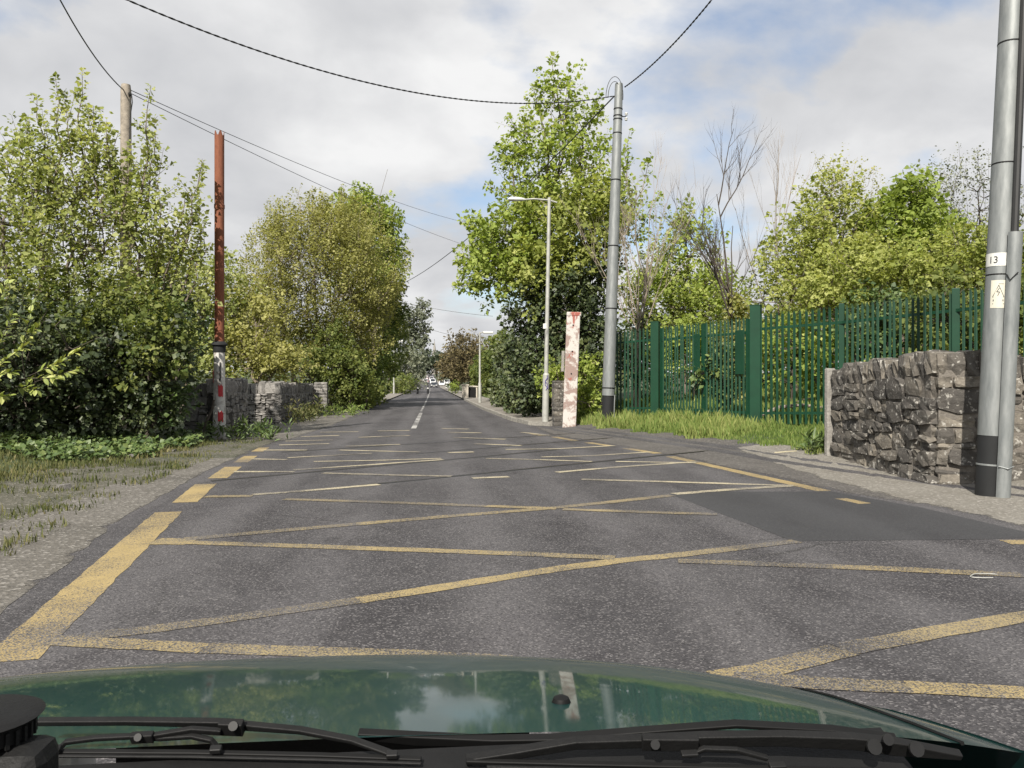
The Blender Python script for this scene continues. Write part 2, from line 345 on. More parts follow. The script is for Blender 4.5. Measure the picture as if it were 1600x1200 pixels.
footpath = sheet('gravel_footpath', np.arange(-4, 15.6, .3), lambda Y: np.interp(Y, [-4, 5, 7, 8, 9, 10, 12, 14, 16], [4.2, 4.8, 5.1, 5.1, 5.05, 5.15, 5.4, 5.8, 6.1]), lambda Y: xe(Y)+.3, 14, .0085, mPath, .03, seed=7, fade=[0.0, .36, .62, .85])

mApron = ground_mat('dusty_old_tarmac', ((.066, .060, .056), (.092, .084, .077), (.115, .105, .096)), 1.1, 30, pebbles=(.17, .16, .145), bm=.3, fade=True)
apron = sheet('dusty_apron', np.arange(8.4, 25.2, .3), lambda Y: np.interp(Y, [8, 9.45, 14.2, 17.5, 20.6, 23.5, 25.2], [5.3, 5.0, 4.45, 3.8, 3.1, 3.1, 3.2]), lambda Y: xe(Y)+.2, 12, .0070, mApron, .02, seed=17, fade=[.45, .62, .8])
apron2 = sheet('dusty_gateway', np.arange(19, 34, .3), lambda Y: np.interp(Y, [19, 34], [-5.4, -4.6]), lambda Y: np.interp(Y, [19, 26, 34], [-3.2, -2.9, -2.9]), 10, .0092, mShould, .03, seed=18, fade=[.35, .55, .8])
# rails let into the crossing
road_parts = []
def ribbon(name, pts, wd, z, m, parent, w_end=None):
    P0 = [Vector((p[0], p[1], 0)) for p in pts]; vv = []; P = [P0[0]]; jr = random.Random(len(pts)*7.3+pts[0][0])
    for q0, q1 in zip(P0[:-1], P0[1:]):
        k_ = max(1, min(14, int((q1-q0).length/.11)))
        P += [q0+(q1-q0)*(i_+1)/k_ for i_ in range(k_)]
    jit = min(.0045, wd*.035) if wd > .1 else .0015
    for i, p in enumerate(P):
        d = (P[min(i+1, len(P)-1)]-P[max(i-1, 0)]).normalized(); n_ = Vector((-d.y, d.x, 0))
        ww = wd if w_end is None else wd+(w_end-wd)*i/(len(P)-1)
        for s in (-.5, .5):
            q = p+n_*(ww*s+jr.gauss(0, jit)); vv.append((q.x, q.y, float(gh(q.x, q.y))+z))
    ff = [(2*i, 2*i+2, 2*i+3, 2*i+1) for i in range(len(P)-1)]
    return MB().add(vv, ff).build(name, m, parent)
def sub(a, b_, n):
    return [(a[0]+(b_[0]-a[0])*i/n, a[1]+(b_[1]-a[1])*i/n) for i in range(n+1)]
rails = [((-2.98, 11.32), (2.53, 15.90)), ((-0.93, 10.63), (5.92, 15.70)), ((-2.86, 15.86), (3.96, 21.07)), ((-0.27, 15.31), (5.01, 19.68))]
for i, (a, b_) in enumerate(rails):
    r_ = ribbon('rail', sub(a, b_, 14), .075, .0075, mSteel, road); g_ = ribbon('flangeway', [(p[0]+.02, p[1]-.075) for p in sub(a, b_, 14)], .06, .0070, mBlk, road)
# tarmac patch and its cut edges
patch_px = [(2.88, 9.34), (3.46, 9.57), (4.93, 9.41), (5.26, 8.12), (5.33, 6.70), (5.11, 6.43), (4.74, 6.41), (3.06, 6.50)]
mb = MB().add([(x, y, .0078) for x, y in patch_px], [tuple(range(len(patch_px)))]); mb.build('tarmac_patch', mPatch, road)
# crossing box: edge dashes, hatching, worn lines
edge_l = [((-2.03, 4.08), (-2.70, 8.63), .27), ((-2.74, 9.30), (-2.96, 10.97), .27), ((-2.97, 11.61), (-3.13, 13.17), .26), ((-3.18, 13.90), (-3.27, 15.09), .24), ((-3.36, 16.05), (-3.42, 16.98), .22), ((-1.86, 3.06), (-1.98, 3.71), .27)]
edge_r = [((4.87, 9.48), (4.35, 14.18), .20), ((4.31, 14.84), (3.99, 16.06), .2), ((3.80, 16.75), (3.52, 17.69), .2), ((3.34, 18.30), (3.07, 19.64), .2), ((2.85, 20.15), (2.69, 20.93), .2), ((4.81, 8.44), (4.74, 8.84), .16), ((4.91, 6.18), (4.93, 6.36), .2)]
for a, b_, wd in edge_l+edge_r: ribbon('yellow_edge_line', sub(a, b_, 6), wd, .0085, mEdge, road)
hatch = [ # points, width, paint index: sound, worn, sun glare put into colour
 ([(-1.95, 4.39), (-1.47, 4.55), (-1.00, 4.75), (-0.44, 5.01)], .15, 1), ([(-0.44, 5.01), (0.20, 5.33), (0.86, 5.68), (1.49, 5.95), (1.81, 6.03)], .15, 0), ([(1.81, 6.03), (2.41, 6.25), (3.09, 6.50)], .15, 1),
 ([(-1.98, 4.39), (-1.54, 4.29), (-1.13, 4.18)], .15, 0), ([(-1.13, 4.18), (-0.23, 4.00), (0.39, 3.84)], .15, 1),
 ([(-2.33, 7.05), (-2.00, 6.99)], .26, 0), ([(-2.09, 7.11), (-1.39, 7.42), (-0.68, 7.71)], .15, 1), ([(-0.68, 7.71), (0.18, 8.06), (1.21, 8.44)], .15, 0), ([(1.21, 8.44), (1.99, 8.82), (2.87, 9.29)], .15, 1),
 ([(-2.04, 6.97), (-0.89, 6.67), (0.14, 6.39), (0.64, 6.26)], .15, 0), ([(0.64, 6.26), (1.41, 6.02)], .15, 1), ([(1.86, 5.87), (2.92, 5.57)], .15, 1), ([(2.92, 5.57), (3.50, 5.39), (4.11, 5.18)], .15, 0),
 ([(1.30, 3.52), (1.58, 3.61), (2.07, 3.83)], .17, 0), ([(2.07, 3.83), (2.70, 4.05), (3.50, 4.30)], .16, 1), ([(1.38, 3.51), (1.78, 3.40), (2.10, 3.33)], .15, 1), ([(2.10, 3.33), (2.65, 3.19)], .15, 0),
 ([(-2.63, 9.75), (-2.09, 9.74)], .17, 0), ([(-2.11, 9.85), (-1.37, 10.24), (-0.67, 10.67)], .14, 2), ([(-1.67, 9.44), (-0.51, 9.08), (0.61, 8.68)], .15, 1), ([(0.61, 8.68), (1.34, 8.43)], .15, 0), ([(1.40, 8.38), (2.17, 8.13), (2.91, 7.90)], .14, 1),
 ([(4.68, 9.99), (3.74, 9.71), (2.92, 9.39)], .15, 2), ([(4.71, 9.99), (3.49, 10.45), (2.09, 10.95)], .15, 2),
 ([(-2.94, 12.42), (-2.03, 12.32)], .17, 2), ([(-2.08, 12.59), (-0.96, 13.25), (0.22, 14.00)], .14, 2), ([(-1.58, 12.11), (-0.67, 11.77), (0.31, 11.51)], .15, 2), ([(0.59, 11.25), (1.12, 11.35)], .16, 2),
 ([(4.55, 13.21), (2.91, 12.46), (1.89, 11.84)], .14, 2), ([(4.43, 13.01), (3.14, 13.36)], .13, 2), ([(2.74, 13.40), (1.87, 13.83), (0.99, 14.15)], .13, 2),
 ([(-3.13, 14.46), (-2.49, 14.27)], .15, 2), ([(-2.53, 14.63), (-1.11, 15.40)], .13, 2), ([(-1.97, 13.88), (-0.79, 13.99), (0.20, 14.23)], .12, 2), ([(4.26, 15.13), (2.90, 14.45), (1.99, 14.30)], .12, 2),
 ([(-3.38, 16.35), (-2.43, 16.25)], .15, 2), ([(-1.80, 16.19), (-0.20, 15.58)], .13, 2), ([(-3.23, 17.64), (-2.20, 17.90)], .16, 2), ([(0.34, 15.39), (0.84, 15.48)], .16, 2), ([(0.95, 17.57), (1.94, 16.94)], .15, 2), ([(3.91, 16.73), (2.56, 16.05), (1.51, 16.00)], .12, 2),
 ([(-3.30, 18.78), (-2.27, 19.08)], .15, 2), ([(-1.77, 17.14), (-0.65, 17.55)], .14, 2), ([(0.56, 19.67), (1.78, 18.88)], .16, 2), ([(-3.19, 20.28), (-2.30, 20.67)], .16, 2), ([(-1.75, 19.90), (-0.52, 20.49)], .16, 2), ([(0.48, 21.70), (1.36, 21.33)], .17, 2), ([(-2.96, 22.05), (-1.95, 22.23)], .17, 2), ([(-1.45, 22.47), (-0.57, 22.68)], .17, 2), ([(0.34, 23.53), (1.11, 23.12)], .18, 2), ([(6.34, 14.23), (6.69, 14.07)], .14, 2), ([(2.46, 21.50), (3.04, 20.13)], .15, 2)]
for hi_, (pts, wd, paint_i) in enumerate(hatch):
    P = []
    for i in range(len(pts)-1): P += sub(pts[i], pts[i+1], 4)[(1 if i else 0):]
    ribbon('box_hatch_line', P, wd, .0094+.00007*hi_, (mYel, mYelW, mPale)[paint_i], road)
ribbon('centre_dash', sub((-0.48, 23.61), (-0.40, 36.13), 6), .15, .0085, mWht, road)
ribbon('centre_line', [(-.42, 38), (-.33, 50), (-.22, 70), (-.12, 95), (0, 130), (0, 200)], .10, .0085, mWht, road)
# kerb stones and pavement on the right beyond the crossing
pavement = sheet('pavement', np.concatenate([np.arange(24.2, 60, .8), np.arange(60, 320, 8)]), lambda Y: road_r(Y)+.13, lambda Y: np.interp(Y, [24, 27, 40, 400], [4.2, 4.4, 4.3, 4.2]), 4, .11, mPave)
yk = 24.3; km = None
while yk < 62:
    ln = .9; x0, x1 = float(road_r(yk)), float(road_r(yk+ln)); a = math.atan2(x1-x0, ln)
    if km is None: km = MB().box((0, 0, 0), (.15, .88, .17), taper=.93).mesh('kerb_stone')
    k_ = link('kerb_stone', km, mKerb, pavement); k_.location = ((x0+x1)/2+.05, yk+ln/2, .045+random.Random(yk).uniform(-.012, .008)); k_.rotation_euler = (0, random.Random(yk+1).uniform(-.04, .04), -a); yk += ln
sheet('far_kerb', np.arange(62, 320, 6), lambda Y: road_r(Y)-.02, lambda Y: road_r(Y)+.14, 1, .116, mKerb, parent=pavement)
lpave = sheet('pavement_opposite', np.concatenate([np.arange(40, 60, 1), np.arange(60, 320, 8)]), lambda Y: np.interp(Y, [40, 60, 400], [-4.4, -4.6, -4.6]), lambda Y: road_l(Y), 2, .10, mPave)

# ------------------------------------------------------------------ vegetation machinery
LIGHT = np.array(sun_dir)*.75+np.array([0, 0, .45])     # leaves turn their faces to the brightest part of the sky
def leaf_arrays(rng, c, axis, size, aspect=.8, upb=.9, fold=.12):
    n = len(c); a = axis/np.maximum(np.linalg.norm(axis, axis=1, keepdims=True), 1e-6)
    nr = rng.normal(size=(n, 3))*.8+LIGHT*upb*1.25; nr -= a*np.sum(a*nr, 1, keepdims=True); nr /= np.maximum(np.linalg.norm(nr, axis=1, keepdims=True), 1e-6)
    sd = np.cross(a, nr); s = size[:, None]
    v0 = c; v1 = c+a*s*.45+sd*s*aspect*.5+nr*s*fold; v2 = c+a*s; v3 = c+a*s*.45-sd*s*aspect*.5+nr*s*fold
    V = np.stack([v0, v1, v2, v3], 1).reshape(-1, 3); k = np.arange(n)*4
    Fc = np.stack([np.stack([k, k+2, k+1], 1), np.stack([k, k+3, k+2], 1)], 1).reshape(-1, 3)
    return V, Fc
class Foliage:
    def __init__(s): s.V = []; s.F = []; s.T = []; s.n = 0
    def add(s, V, Fc, t):
        s.V.append(V); s.F.append(Fc+s.n); s.T.append(np.repeat(t, 2)); s.n += len(V)
    def build(s, name, m, parent, kind=None):
        o = link(name, fast_mesh(name, np.concatenate(s.V), np.concatenate(s.F), np.concatenate(s.T)), m, parent)
        return tag(o, kind=kind) if kind else o
def shoot_leaves(fo, rng, p0, p1, n, size, spread, tbase, aspect=.8, droop=.25, upb=.9):
    p0 = np.asarray(p0, float); p1 = np.asarray(p1, float); d = p1-p0; L_ = np.linalg.norm(d)+1e-6; dn = d/L_
    t = rng.random(n)**.8; o = rng.normal(size=(n, 3)); o -= np.outer(o@dn, dn); o /= np.maximum(np.linalg.norm(o, axis=1, keepdims=True), 1e-6)
    rad = spread*np.sqrt(rng.random(n))*(1.05-.7*t)
    c = p0+np.outer(t, d)+o*rad[:, None]
    ax = o*1.0+dn*.45+rng.normal(size=(n, 3))*.35; ax[:, 2] -= droop
    V, Fc = leaf_arrays(rng, c, ax, size*np.clip(rng.lognormal(-.12, .38, n), .35, 1.7), aspect, upb)
    fo.add(V, Fc, np.clip(tbase+rng.normal(0, .2, n), 0, 1))
def pline(rng, a, b, n=5, wob=.08, bow=0.0):
    a = np.asarray(a, float); b = np.asarray(b, float); L_ = np.linalg.norm(b-a)
    P = [a+(b-a)*i/n for i in range(n+1)]
    for i in range(1, n): P[i] = P[i]+rng.normal(size=3)*wob*L_/n + np.array([0, 0, bow*L_*math.sin(math.pi*i/n)])
    return P
def tree(name, label, cat, base, blobs, lm, bark=None, group=None, tips=(), leaf=.11, per=40, shoot=(.5, 1.1), up=.6, out=.7, spread=.28, trunk_r=.14,
         fork=.3, seed=1, limb_r=.05, aspect=.8, twigs=True, second=None, stems=1, tbias=.5, base_w=.3, crown='crown', hollow=2.4, tvar=.2):
    """blobs: (centre, (rx, ry, rz), shoots); second: (material, name, blobs) for another kind of foliage on the same tree"""
    rng = np.random.default_rng(seed); base = np.array([base[0], base[1], float(gh(base[0], base[1]))-.05])
    root = empty(name, tuple(base)); tag(root, label, cat, group)
    fo = Foliage(); wood = MB(); nodes = []
    top = max(np.array(b_[0])[2]+b_[1][2]*.6 for b_ in blobs)
    sts = []
    for s in range(stems):
        off = np.array([rng.normal(0, base_w), rng.normal(0, base_w*.7), 0]) if stems > 1 else np.zeros(3)
        fk = base+off*1.4+np.array([rng.normal(0, .12), rng.normal(0, .12), (top-base[2])*fork])
        pl = pline(rng, base+off, fk, 4, .05); wood.tube([p-base for p in pl], [trunk_r*(1.25-.13*i*2) if i == 0 else trunk_r*(1-.08*i) for i in range(5)], 8, False)
        nodes += pl[2:]; sts.append(fk)
    lim_ends = []
    allb = list(blobs)
    for (c, r, n) in allb:
        c = np.array(c, float); r = np.array(r, float)
        fk = min(sts, key=lambda q: np.linalg.norm(q-c)); tgt = c+np.array([0, 0, r[2]*.45])
        pl = pline(rng, fk, tgt, 6, .22, .03); rr = np.linspace(max(limb_r*1.3, trunk_r*.5), limb_r*.35, 7)
        wood.tube([p-base for p in pl], list(rr), 6, False); nodes += pl[1:]
        for q in range(3):
            a = pl[2+rng.integers(0, 3)]; tg = c+rng.normal(size=3)*r*.55
            p2 = pline(rng, a, tg, 4, .2, .05); wood.tube([p-base for p in p2], list(np.linspace(limb_r*.6, limb_r*.2, 5)), 5, False); nodes += p2[1:]
    ND = np.array(nodes)
    def fill(fo_, bl, tb):
        for (c, r, n) in bl:
            c = np.array(c, float); r = np.array(r, float)
            for i in range(n):
                u = rng.normal(size=3); u /= np.linalg.norm(u); u *= rng.random()**(1/hollow)
                p = c+u*r
                if p[2] < base[2]+.1: p[2] = base[2]+.1+rng.random()*.3
                d = u*out+np.array([0, 0, up])+rng.normal(size=3)*.35; d /= np.linalg.norm(d)+1e-6
                L_ = rng.uniform(*shoot); q = p+d*L_
                tb_ = np.clip(tb+rng.normal(0, tvar), .05, .95)
                shoot_leaves(fo_, rng, p-base, q-base, max(6, int(per*rng.uniform(.6, 1.3))), leaf, spread, tb_, aspect)
                if twigs and (i % 2 == 0):
                    dd = np.linalg.norm(ND-p, axis=1)+np.maximum(ND[:, 2]-p[2], 0)*1.5; a = ND[int(np.argmin(dd))]
                    pm = (a+p)/2+rng.normal(size=3)*.06; wood.tube([a-base, pm-base, p-base, q-base], [.018, .013, .009, .003], 3, False)
    fill(fo, blobs, tbias)
    for (a, b_, n, sp) in tips:
        a = np.array(a); b_ = np.array(b_); pl = pline(rng, a, b_, 5, .12)
        wood.tube([p-base for p in pl], list(np.linspace(.03, .005, 6)), 4, False)
        for i in range(5): shoot_leaves(fo, rng, pl[i]-base, pl[i+1]-base, max(4, n//5), leaf, sp*(1.15-.15*i), np.clip(tbias+rng.normal(0, tvar), 0, 1), aspect)
        for k in range(6):
            j = rng.integers(0, 5); q = pl[j]+(b_-a)/np.linalg.norm(b_-a)*.4+rng.normal(size=3)*.28*(1.1-.12*j); wood.tube([pl[j]-base, q-base], [.008, .003], 3, False); shoot_leaves(fo, rng, pl[j]-base, q-base, max(4, n//5), leaf, sp*.6, tbias, aspect)
    wood.build('trunk', bark or mBark, root, True, split=60)
    fo.build(crown, lm, root)
    if second:
        f2 = Foliage(); fill(f2, second[2], .45); f2.build(second[1], second[0], root)
    return root
def bare(name, label, base, height, lean, seed, bark, group=None, spread=.42, r0=.08, lv=4, ivy=None, stems=1, kids=(4, 7)):
    rng = np.random.default_rng(seed); base = np.array([base[0], base[1], float(gh(*base))-.05]); root = empty(name, tuple(base)); tag(root, label, 'tree', group); wood = MB()
    def br(p, d, L_, r, l):
        n = 5; P = [p]; dd = d.copy()
        for i in range(n):
            dd = dd+rng.normal(size=3)*(.09 if l < lv else .035)+np.array([0, 0, .09 if l < lv else .05]); dd /= np.linalg.norm(dd); P.append(P[-1]+dd*L_/n)
        wood.tube(P, list(np.linspace(r, r*(.3 if l < lv else .14), n+1)), 7 if l == lv else (4 if l > 1 else 3), False)
        if l <= 0: return
        for k in range(rng.integers(*kids)):
            j = rng.uniform(.28 if l == lv else .2, .98); i = min(int(j*n), n-1); q = P[i]+(P[i+1]-P[i])*(j*n-i)
            a = rng.normal(size=3); a -= d*np.dot(a, d); a /= np.linalg.norm(a)
            nd = dd*.8+a*spread*rng.uniform(.7, 1.5)+np.array([0, 0, .18]); nd /= np.linalg.norm(nd)
            br(q, nd, L_*rng.uniform(.42, .72)*(1.15-.55*j), r*.5*(1.1-.45*j), l-1)
    for s in range(stems):
        br(np.array([rng.normal(0, .25)*(stems > 1), rng.normal(0, .25)*(stems > 1), 0.]), np.array([lean[0]+rng.normal(0, .06)*(stems > 1), lean[1], 1.])/math.sqrt(1+lean[0]**2+lean[1]**2), height*(1 if s == 0 else rng.uniform(.75, .95)), r0*(1 if s == 0 else .8), lv)
    wood.build('trunk', bark, root, True, split=60)
    if ivy:
        fo = Foliage()
        for k in range(ivy[0]):
            z = rng.uniform(.1, ivy[1]); p = np.array([lean[0]*z+rng.normal(0, .1), lean[1]*z+rng.normal(0, .1), z]); shoot_leaves(fo, rng, p, p+rng.normal(size=3)*.3, 22, .1, .25*(1.2-z/ivy[1]*.6), .5)
        fo.build('ivy', ivy[2], root)
    return root
def blades(name, m, label, cat, xs, ys, h0, h1, wd, seed, zoff=0.0, lean=.35, tb=.5):
    rng = np.random.default_rng(seed); n = len(xs); z = gh(xs, ys)+zoff
    pat = .55+.45*np.sin(xs*2.3+1.7*np.sin(ys*1.1))*np.sin(ys*1.9+1.3*np.sin(xs*1.7)); h = rng.uniform(h0, h1, n)*(.6+.4*rng.random(n))*(.45+.85*pat); a = rng.uniform(0, 2*math.pi, n); b_ = rng.uniform(0, 2*math.pi, n)
    base = np.stack([xs, ys, z-.01], 1); sd = np.stack([np.cos(a), np.sin(a), np.zeros(n)], 1)*wd*rng.uniform(.6, 1.3, n)[:, None]
    ln = np.stack([np.cos(b_), np.sin(b_), np.zeros(n)], 1)*(h*lean*rng.random(n))[:, None]
    v0 = base-sd*.5; v1 = base+sd*.5; v2 = base+ln*.35+np.stack([np.zeros(n)]*2+[h*.6], 1)+sd*.35; v3 = base+ln*1.2+np.stack([np.zeros(n)]*2+[h], 1)
    V = np.stack([v0, v1, v2, v3], 1).reshape(-1, 3); k = np.arange(n)*4
    Fc = np.stack([np.stack([k, k+1, k+2], 1), np.stack([k, k+2, k+3], 1)], 1).reshape(-1, 3)
    o = link(name, fast_mesh(name, V, Fc, np.repeat(np.clip(tb+rng.normal(0, .26, n)+.35*(np.sin(xs*1.3+2*np.sin(ys*.9))*.5), 0, 1), 2)), m); tag(o, label, cat, kind='stuff'); return o

# ------------------------------------------------------------------ stone walls
def rock_meshes(n, seed, rough=.14):
    out = []
    for q in range(n):
        rng = random.Random(seed+q); ids = {}; vv = []; ff = []
        def vid(i, j, k):
            if (i, j, k) not in ids:
                p = Vector((i-1, j-1, k-1))*.5; cnt = abs(i-1)+abs(j-1)+abs(k-1)
                f = {3: .90, 2: .97, 1: 1.01}[cnt]
                p = Vector((p.x*f+rng.uniform(-rough, rough)*.5, p.y*f+rng.uniform(-rough, rough)*.6, p.z*f+rng.uniform(-rough, rough)*.5)); ids[(i, j, k)] = len(vv); vv.append(p)
            return ids[(i, j, k)]
        for a in (0, 2):
            for i in range(2):
                for j in range(2):
                    for ax in range(3):
                        def mk(u, v_):
                            c_ = [0, 0, 0]; c_[ax] = a; c_[(ax+1) % 3] = u; c_[(ax+2) % 3] = v_; return vid(*c_)
                        f = (mk(i, j), mk(i+1, j), mk(i+1, j+1), mk(i, j+1)); ff.append(f if a == 2 else f[::-1])
        me = MB().add(vv, ff).mesh('stone'); out.append(me)
    return out
def wall(name, label, p0, p1, h0, h1, th, m, style, seed, group=None, cop=(.13, .22, .30), ends=(False, False), joint=.965, rec=.010):
    rng = random.Random(seed); p0 = Vector((p0[0], p0[1], 0)); p1 = Vector((p1[0], p1[1], 0)); L_ = (p1-p0).length; rz = math.atan2(p1.y-p0.y, p1.x-p0.x)
    z0 = min(float(gh(p0.x, p0.y)), float(gh(p1.x, p1.y)))-.06
    root = empty(name, (p0.x, p0.y, z0), rz); tag(root, label, 'wall', group)
    meshes = rock_meshes(9, seed*31+5)
    for me in meshes: me.materials.append(m)
    def top(x): return h0+(h1-h0)*x/L_-cop[2]
    MB().add([(.03, rec, 0), (L_-.03, rec, 0), (L_-.03, th-.03, 0), (.03, th-.03, 0), (.03, rec, top(0)+.06), (L_-.03, rec, top(L_)+.06), (L_-.03, th-.03, top(L_)+.06), (.03, th-.03, top(0)+.06)],
             [(3, 2, 1, 0), (4, 5, 6, 7), (0, 1, 5, 4), (1, 2, 6, 5), (2, 3, 7, 6), (3, 0, 4, 7)]).build('mortar_core', mMortarD if rec > .04 else mMortar, root)
    rects = []
    def split(x0, z0_, x1, z1):
        w_, h_ = x1-x0, z1-z0_; mxw, mxh = style['maxw'], style['maxh']
        if w_ > mxw*rng.uniform(.7, 1.3) and w_/mxw >= h_/mxh:
            c_ = x0+w_*rng.uniform(.27, .73); split(x0, z0_, c_, z1); split(c_, z0_, x1, z1)
        elif h_ > mxh*rng.uniform(.7, 1.3):
            c_ = z0_+h_*rng.uniform(.3, .7); split(x0, z0_, x1, c_); split(x0, c_, x1, z1)
        else: rects.append((x0, z0_, x1, z1))
    def put(x0, z0_, x1, z1, y, dep, nm='stone', rot=0.0):
        over = joint+rng.uniform(-.03, .03)
        o = link(nm, rng.choice(meshes), None, root); w_, h_ = x1-x0, z1-z0_
        o.location = ((x0+x1)/2, y, (z0_+z1)/2); o.scale = (w_*over, dep, h_*over); o.rotation_euler = (rng.uniform(-.05, .05), rng.uniform(-.12, .12), rot+rng.uniform(-.05, .05))
    nb = max(1, int(L_/1.2))
    for i in range(nb): split(L_*i/nb, 0, L_*(i+1)/nb, (top(L_*i/nb)+top(L_*(i+1)/nb))/2)
    for (a, b_, c_, d_) in rects: put(a, b_, c_, d_, .09+rng.uniform(-.035, .03), rng.uniform(.2, .26))
    for e, x in ((0, .06), (1, L_-.06)):
        if not ends[e]: continue
        z = 0.0
        while z < top(x)-.05:
            hh = rng.uniform(.12, .26); y = .2
            while y < th-.05:
                dw = rng.uniform(.18, .32); o = link('stone', rng.choice(meshes), None, root); o.location = (x+rng.uniform(-.02, .02), y+dw/2, z+hh/2); o.scale = (.22, dw*1.05, hh*1.05); y += dw
            z += hh
    x = 0.0
    while x < L_-.04:
        ww = min(rng.uniform(cop[0], cop[1]), L_-x+.03); hh = cop[2]*rng.uniform(.9, 1.22)
        o = link('coping_stone', rng.choice(meshes), None, root); o.location = (x+ww/2, th/2, top(x)+hh/2-.01); o.scale = (ww*(1.08 if joint > .94 else .93), th*rng.uniform(1.0, 1.12), hh); o.rotation_euler = (rng.uniform(-.06, .06), rng.uniform(-.12, .12), rng.uniform(-.08, .08)); x += ww
    return root
RUB = dict(maxw=.50, maxh=.28); SLAB = dict(maxw=.34, maxh=.13)
wall('rubble_wall', 'brown rubble wall running along the road beside the near steel pole', (6.85, 13.05), (6.62, 10.0), 1.66, 1.82, .42, mStoneR, RUB, 3, ends=(True, False))
wall('rubble_wall', 'sunlit brown rubble wall directly behind the near steel pole', (6.66, 9.95), (9.6, 9.1), 1.82, 1.7, .42, mStoneR, RUB, 8)
# narrow concrete stop at the end of the wall
eo = empty('concrete_stop_post', (6.80, 13.16, float(gh(6.8, 13.16))-.05), .05); tag(eo, 'narrow grey concrete stop post at the far end of the brown rubble wall', 'post')
MB().box((.06, 0, .78), (.16, .11, 1.56), taper=.97).build('shaft', mConc, eo, bevel=.02)
wl = (-4.91, 19.90); wl2 = (-4.82, 21.81)
wall('limestone_wall', 'shaded roadside limestone wall end behind the red and white iron pole', wl, wl2, 1.46, 1.48, .45, mStoneL, dict(maxw=.36, maxh=.2), 12, ends=(False, True), joint=.90, rec=.05)
wall('limestone_wall', 'ruinous sunlit limestone wall half hidden by the bush left of iron pole', (-6.04, 20.32), (-4.94, 19.96), 1.30, 1.44, .42, mStoneL, RUB, 15, joint=.92, rec=.05)
wall('limestone_wall', 'sunlit coursed limestone wall facing the camera across the gateway', (-6.09, 26.96), (-4.90, 26.84), 1.40, 1.38, .45, mStoneL, SLAB, 21, cop=(.2, .34, .34), joint=.92, rec=.05)
wall('limestone_wall', 'long shaded limestone wall with upright coping beside overgrown weeds', (-4.88, 26.84), (-5.39, 37.95), 1.38, 1.32, .45, mStoneL, dict(maxw=.45, maxh=.22), 25, cop=(.14, .24, .34), joint=.90, rec=.06)
def pier(label, p, sx_, sy_, h, m, seed):
    rng = random.Random(seed); root = empty('stone_pier', (p[0], p[1], float(gh(*p))-.05)); tag(root, label, 'pier')
    meshes = rock_meshes(5, seed, .05)
    for me in meshes: me.materials.append(m)
    MB().box((0, 0, h/2), (sx_*.9, sy_*.9, h*.96)).build('mortar_core', mMortar, root); z = 0
    while z < h-.02:
        hh = min(rng.uniform(.14, .24), h-z); k = 2+int(rng.random() < .4)
        for i in range(k):
            o = link('stone', rng.choice(meshes), None, root); o.location = (-sx_/2+sx_*(i+.5)/k, -.0, z+hh/2); o.scale = (sx_/k*1.06, sy_*1.05, hh*1.05)
        z += hh
pier('squared limestone gate pier at the far end of the shaded wall', (-5.03, 37.91), .58, .55, 1.42, mStoneL, 44)
pier('short stubby rubble pier tucked behind the pink concrete gate post', (4.01, 24.32), .5, .5, 1.42, mStoneR, 47)

# ------------------------------------------------------------------ poles and posts
# rusted iron pole on painted cast base
bx_ = (-5.03, 19.82); root = empty('iron_pole', (*bx_, float(gh(*bx_)))); tag(root, 'tall rusted iron pole on peeling white base with red patches', 'pole')
MB().lathe((0, 0, 0), [(.165, -.1), (.155, .2), (.135, 1.0), (.128, 2.08)], 20).build('painted_base', mBaseW, root, True)
MB().lathe((0, 0, 2.08), [(.14, 0), (.148, .06), (.15, .14), (.19, .17), (.185, .2), (.13, .26)], 20).build('black_collar', mBlk, root, True, split=25)
mb = MB(); n = 20; prof = [(.112, 2.3), (.112, 5.5), (.112, 7.28)]
vv = []; ff = []
for i, (r, z) in enumerate(prof+[(.104, 7.28), (.104, 6.6)]):
    for k in range(n):
        a = 2*math.pi*k/n; jag = (.10 if (k % 4) < 2 else 0.0) if i in (2, 3) else 0; vv.append((r*math.cos(a), r*math.sin(a), z+jag))
for i in range(4):
    for k in range(n):
        a = i*n+k; c_ = i*n+(k+1) % n; ff.append((a, c_, c_+n, a+n))
ff.append(tuple(range(4*n, 5*n)))
mb.add(vv, ff); mb.build('rusted_tube', mRust, root, True, split=40)
MB().lathe((0, 0, 5.52), [(.113, 0), (.123, .015), (.123, .10), (.113, .115)], 20).build('rusted_band', mRust, root, True, split=25)
for (dz, hh, a0, a1) in ((1.02, .27, -1.5, -.75), (.42, .24, -1.55, -.7), (1.35, .3, -2.75, -2.4), (.72, .2, -2.7, -2.45)):
    mb = MB(); rr = .152; vv = []
    for k in range(7):
        a = a0+(a1-a0)*k/6
        for z in (dz+.02*math.sin(k*2.1), dz+hh+.03*math.cos(k*1.7)): vv.append(((rr+.004*(.7-z)*2)*math.cos(a), (rr+.004*(.7-z)*2)*math.sin(a), z))
    mb.add(vv, [(2*k, 2*k+2, 2*k+3, 2*k+1) for k in range(6)]).build('red_patch', mRed, root)
MB().box((.05, -.132, 1.62), (.03, .012, .44)).build('slot', mBlk, root)

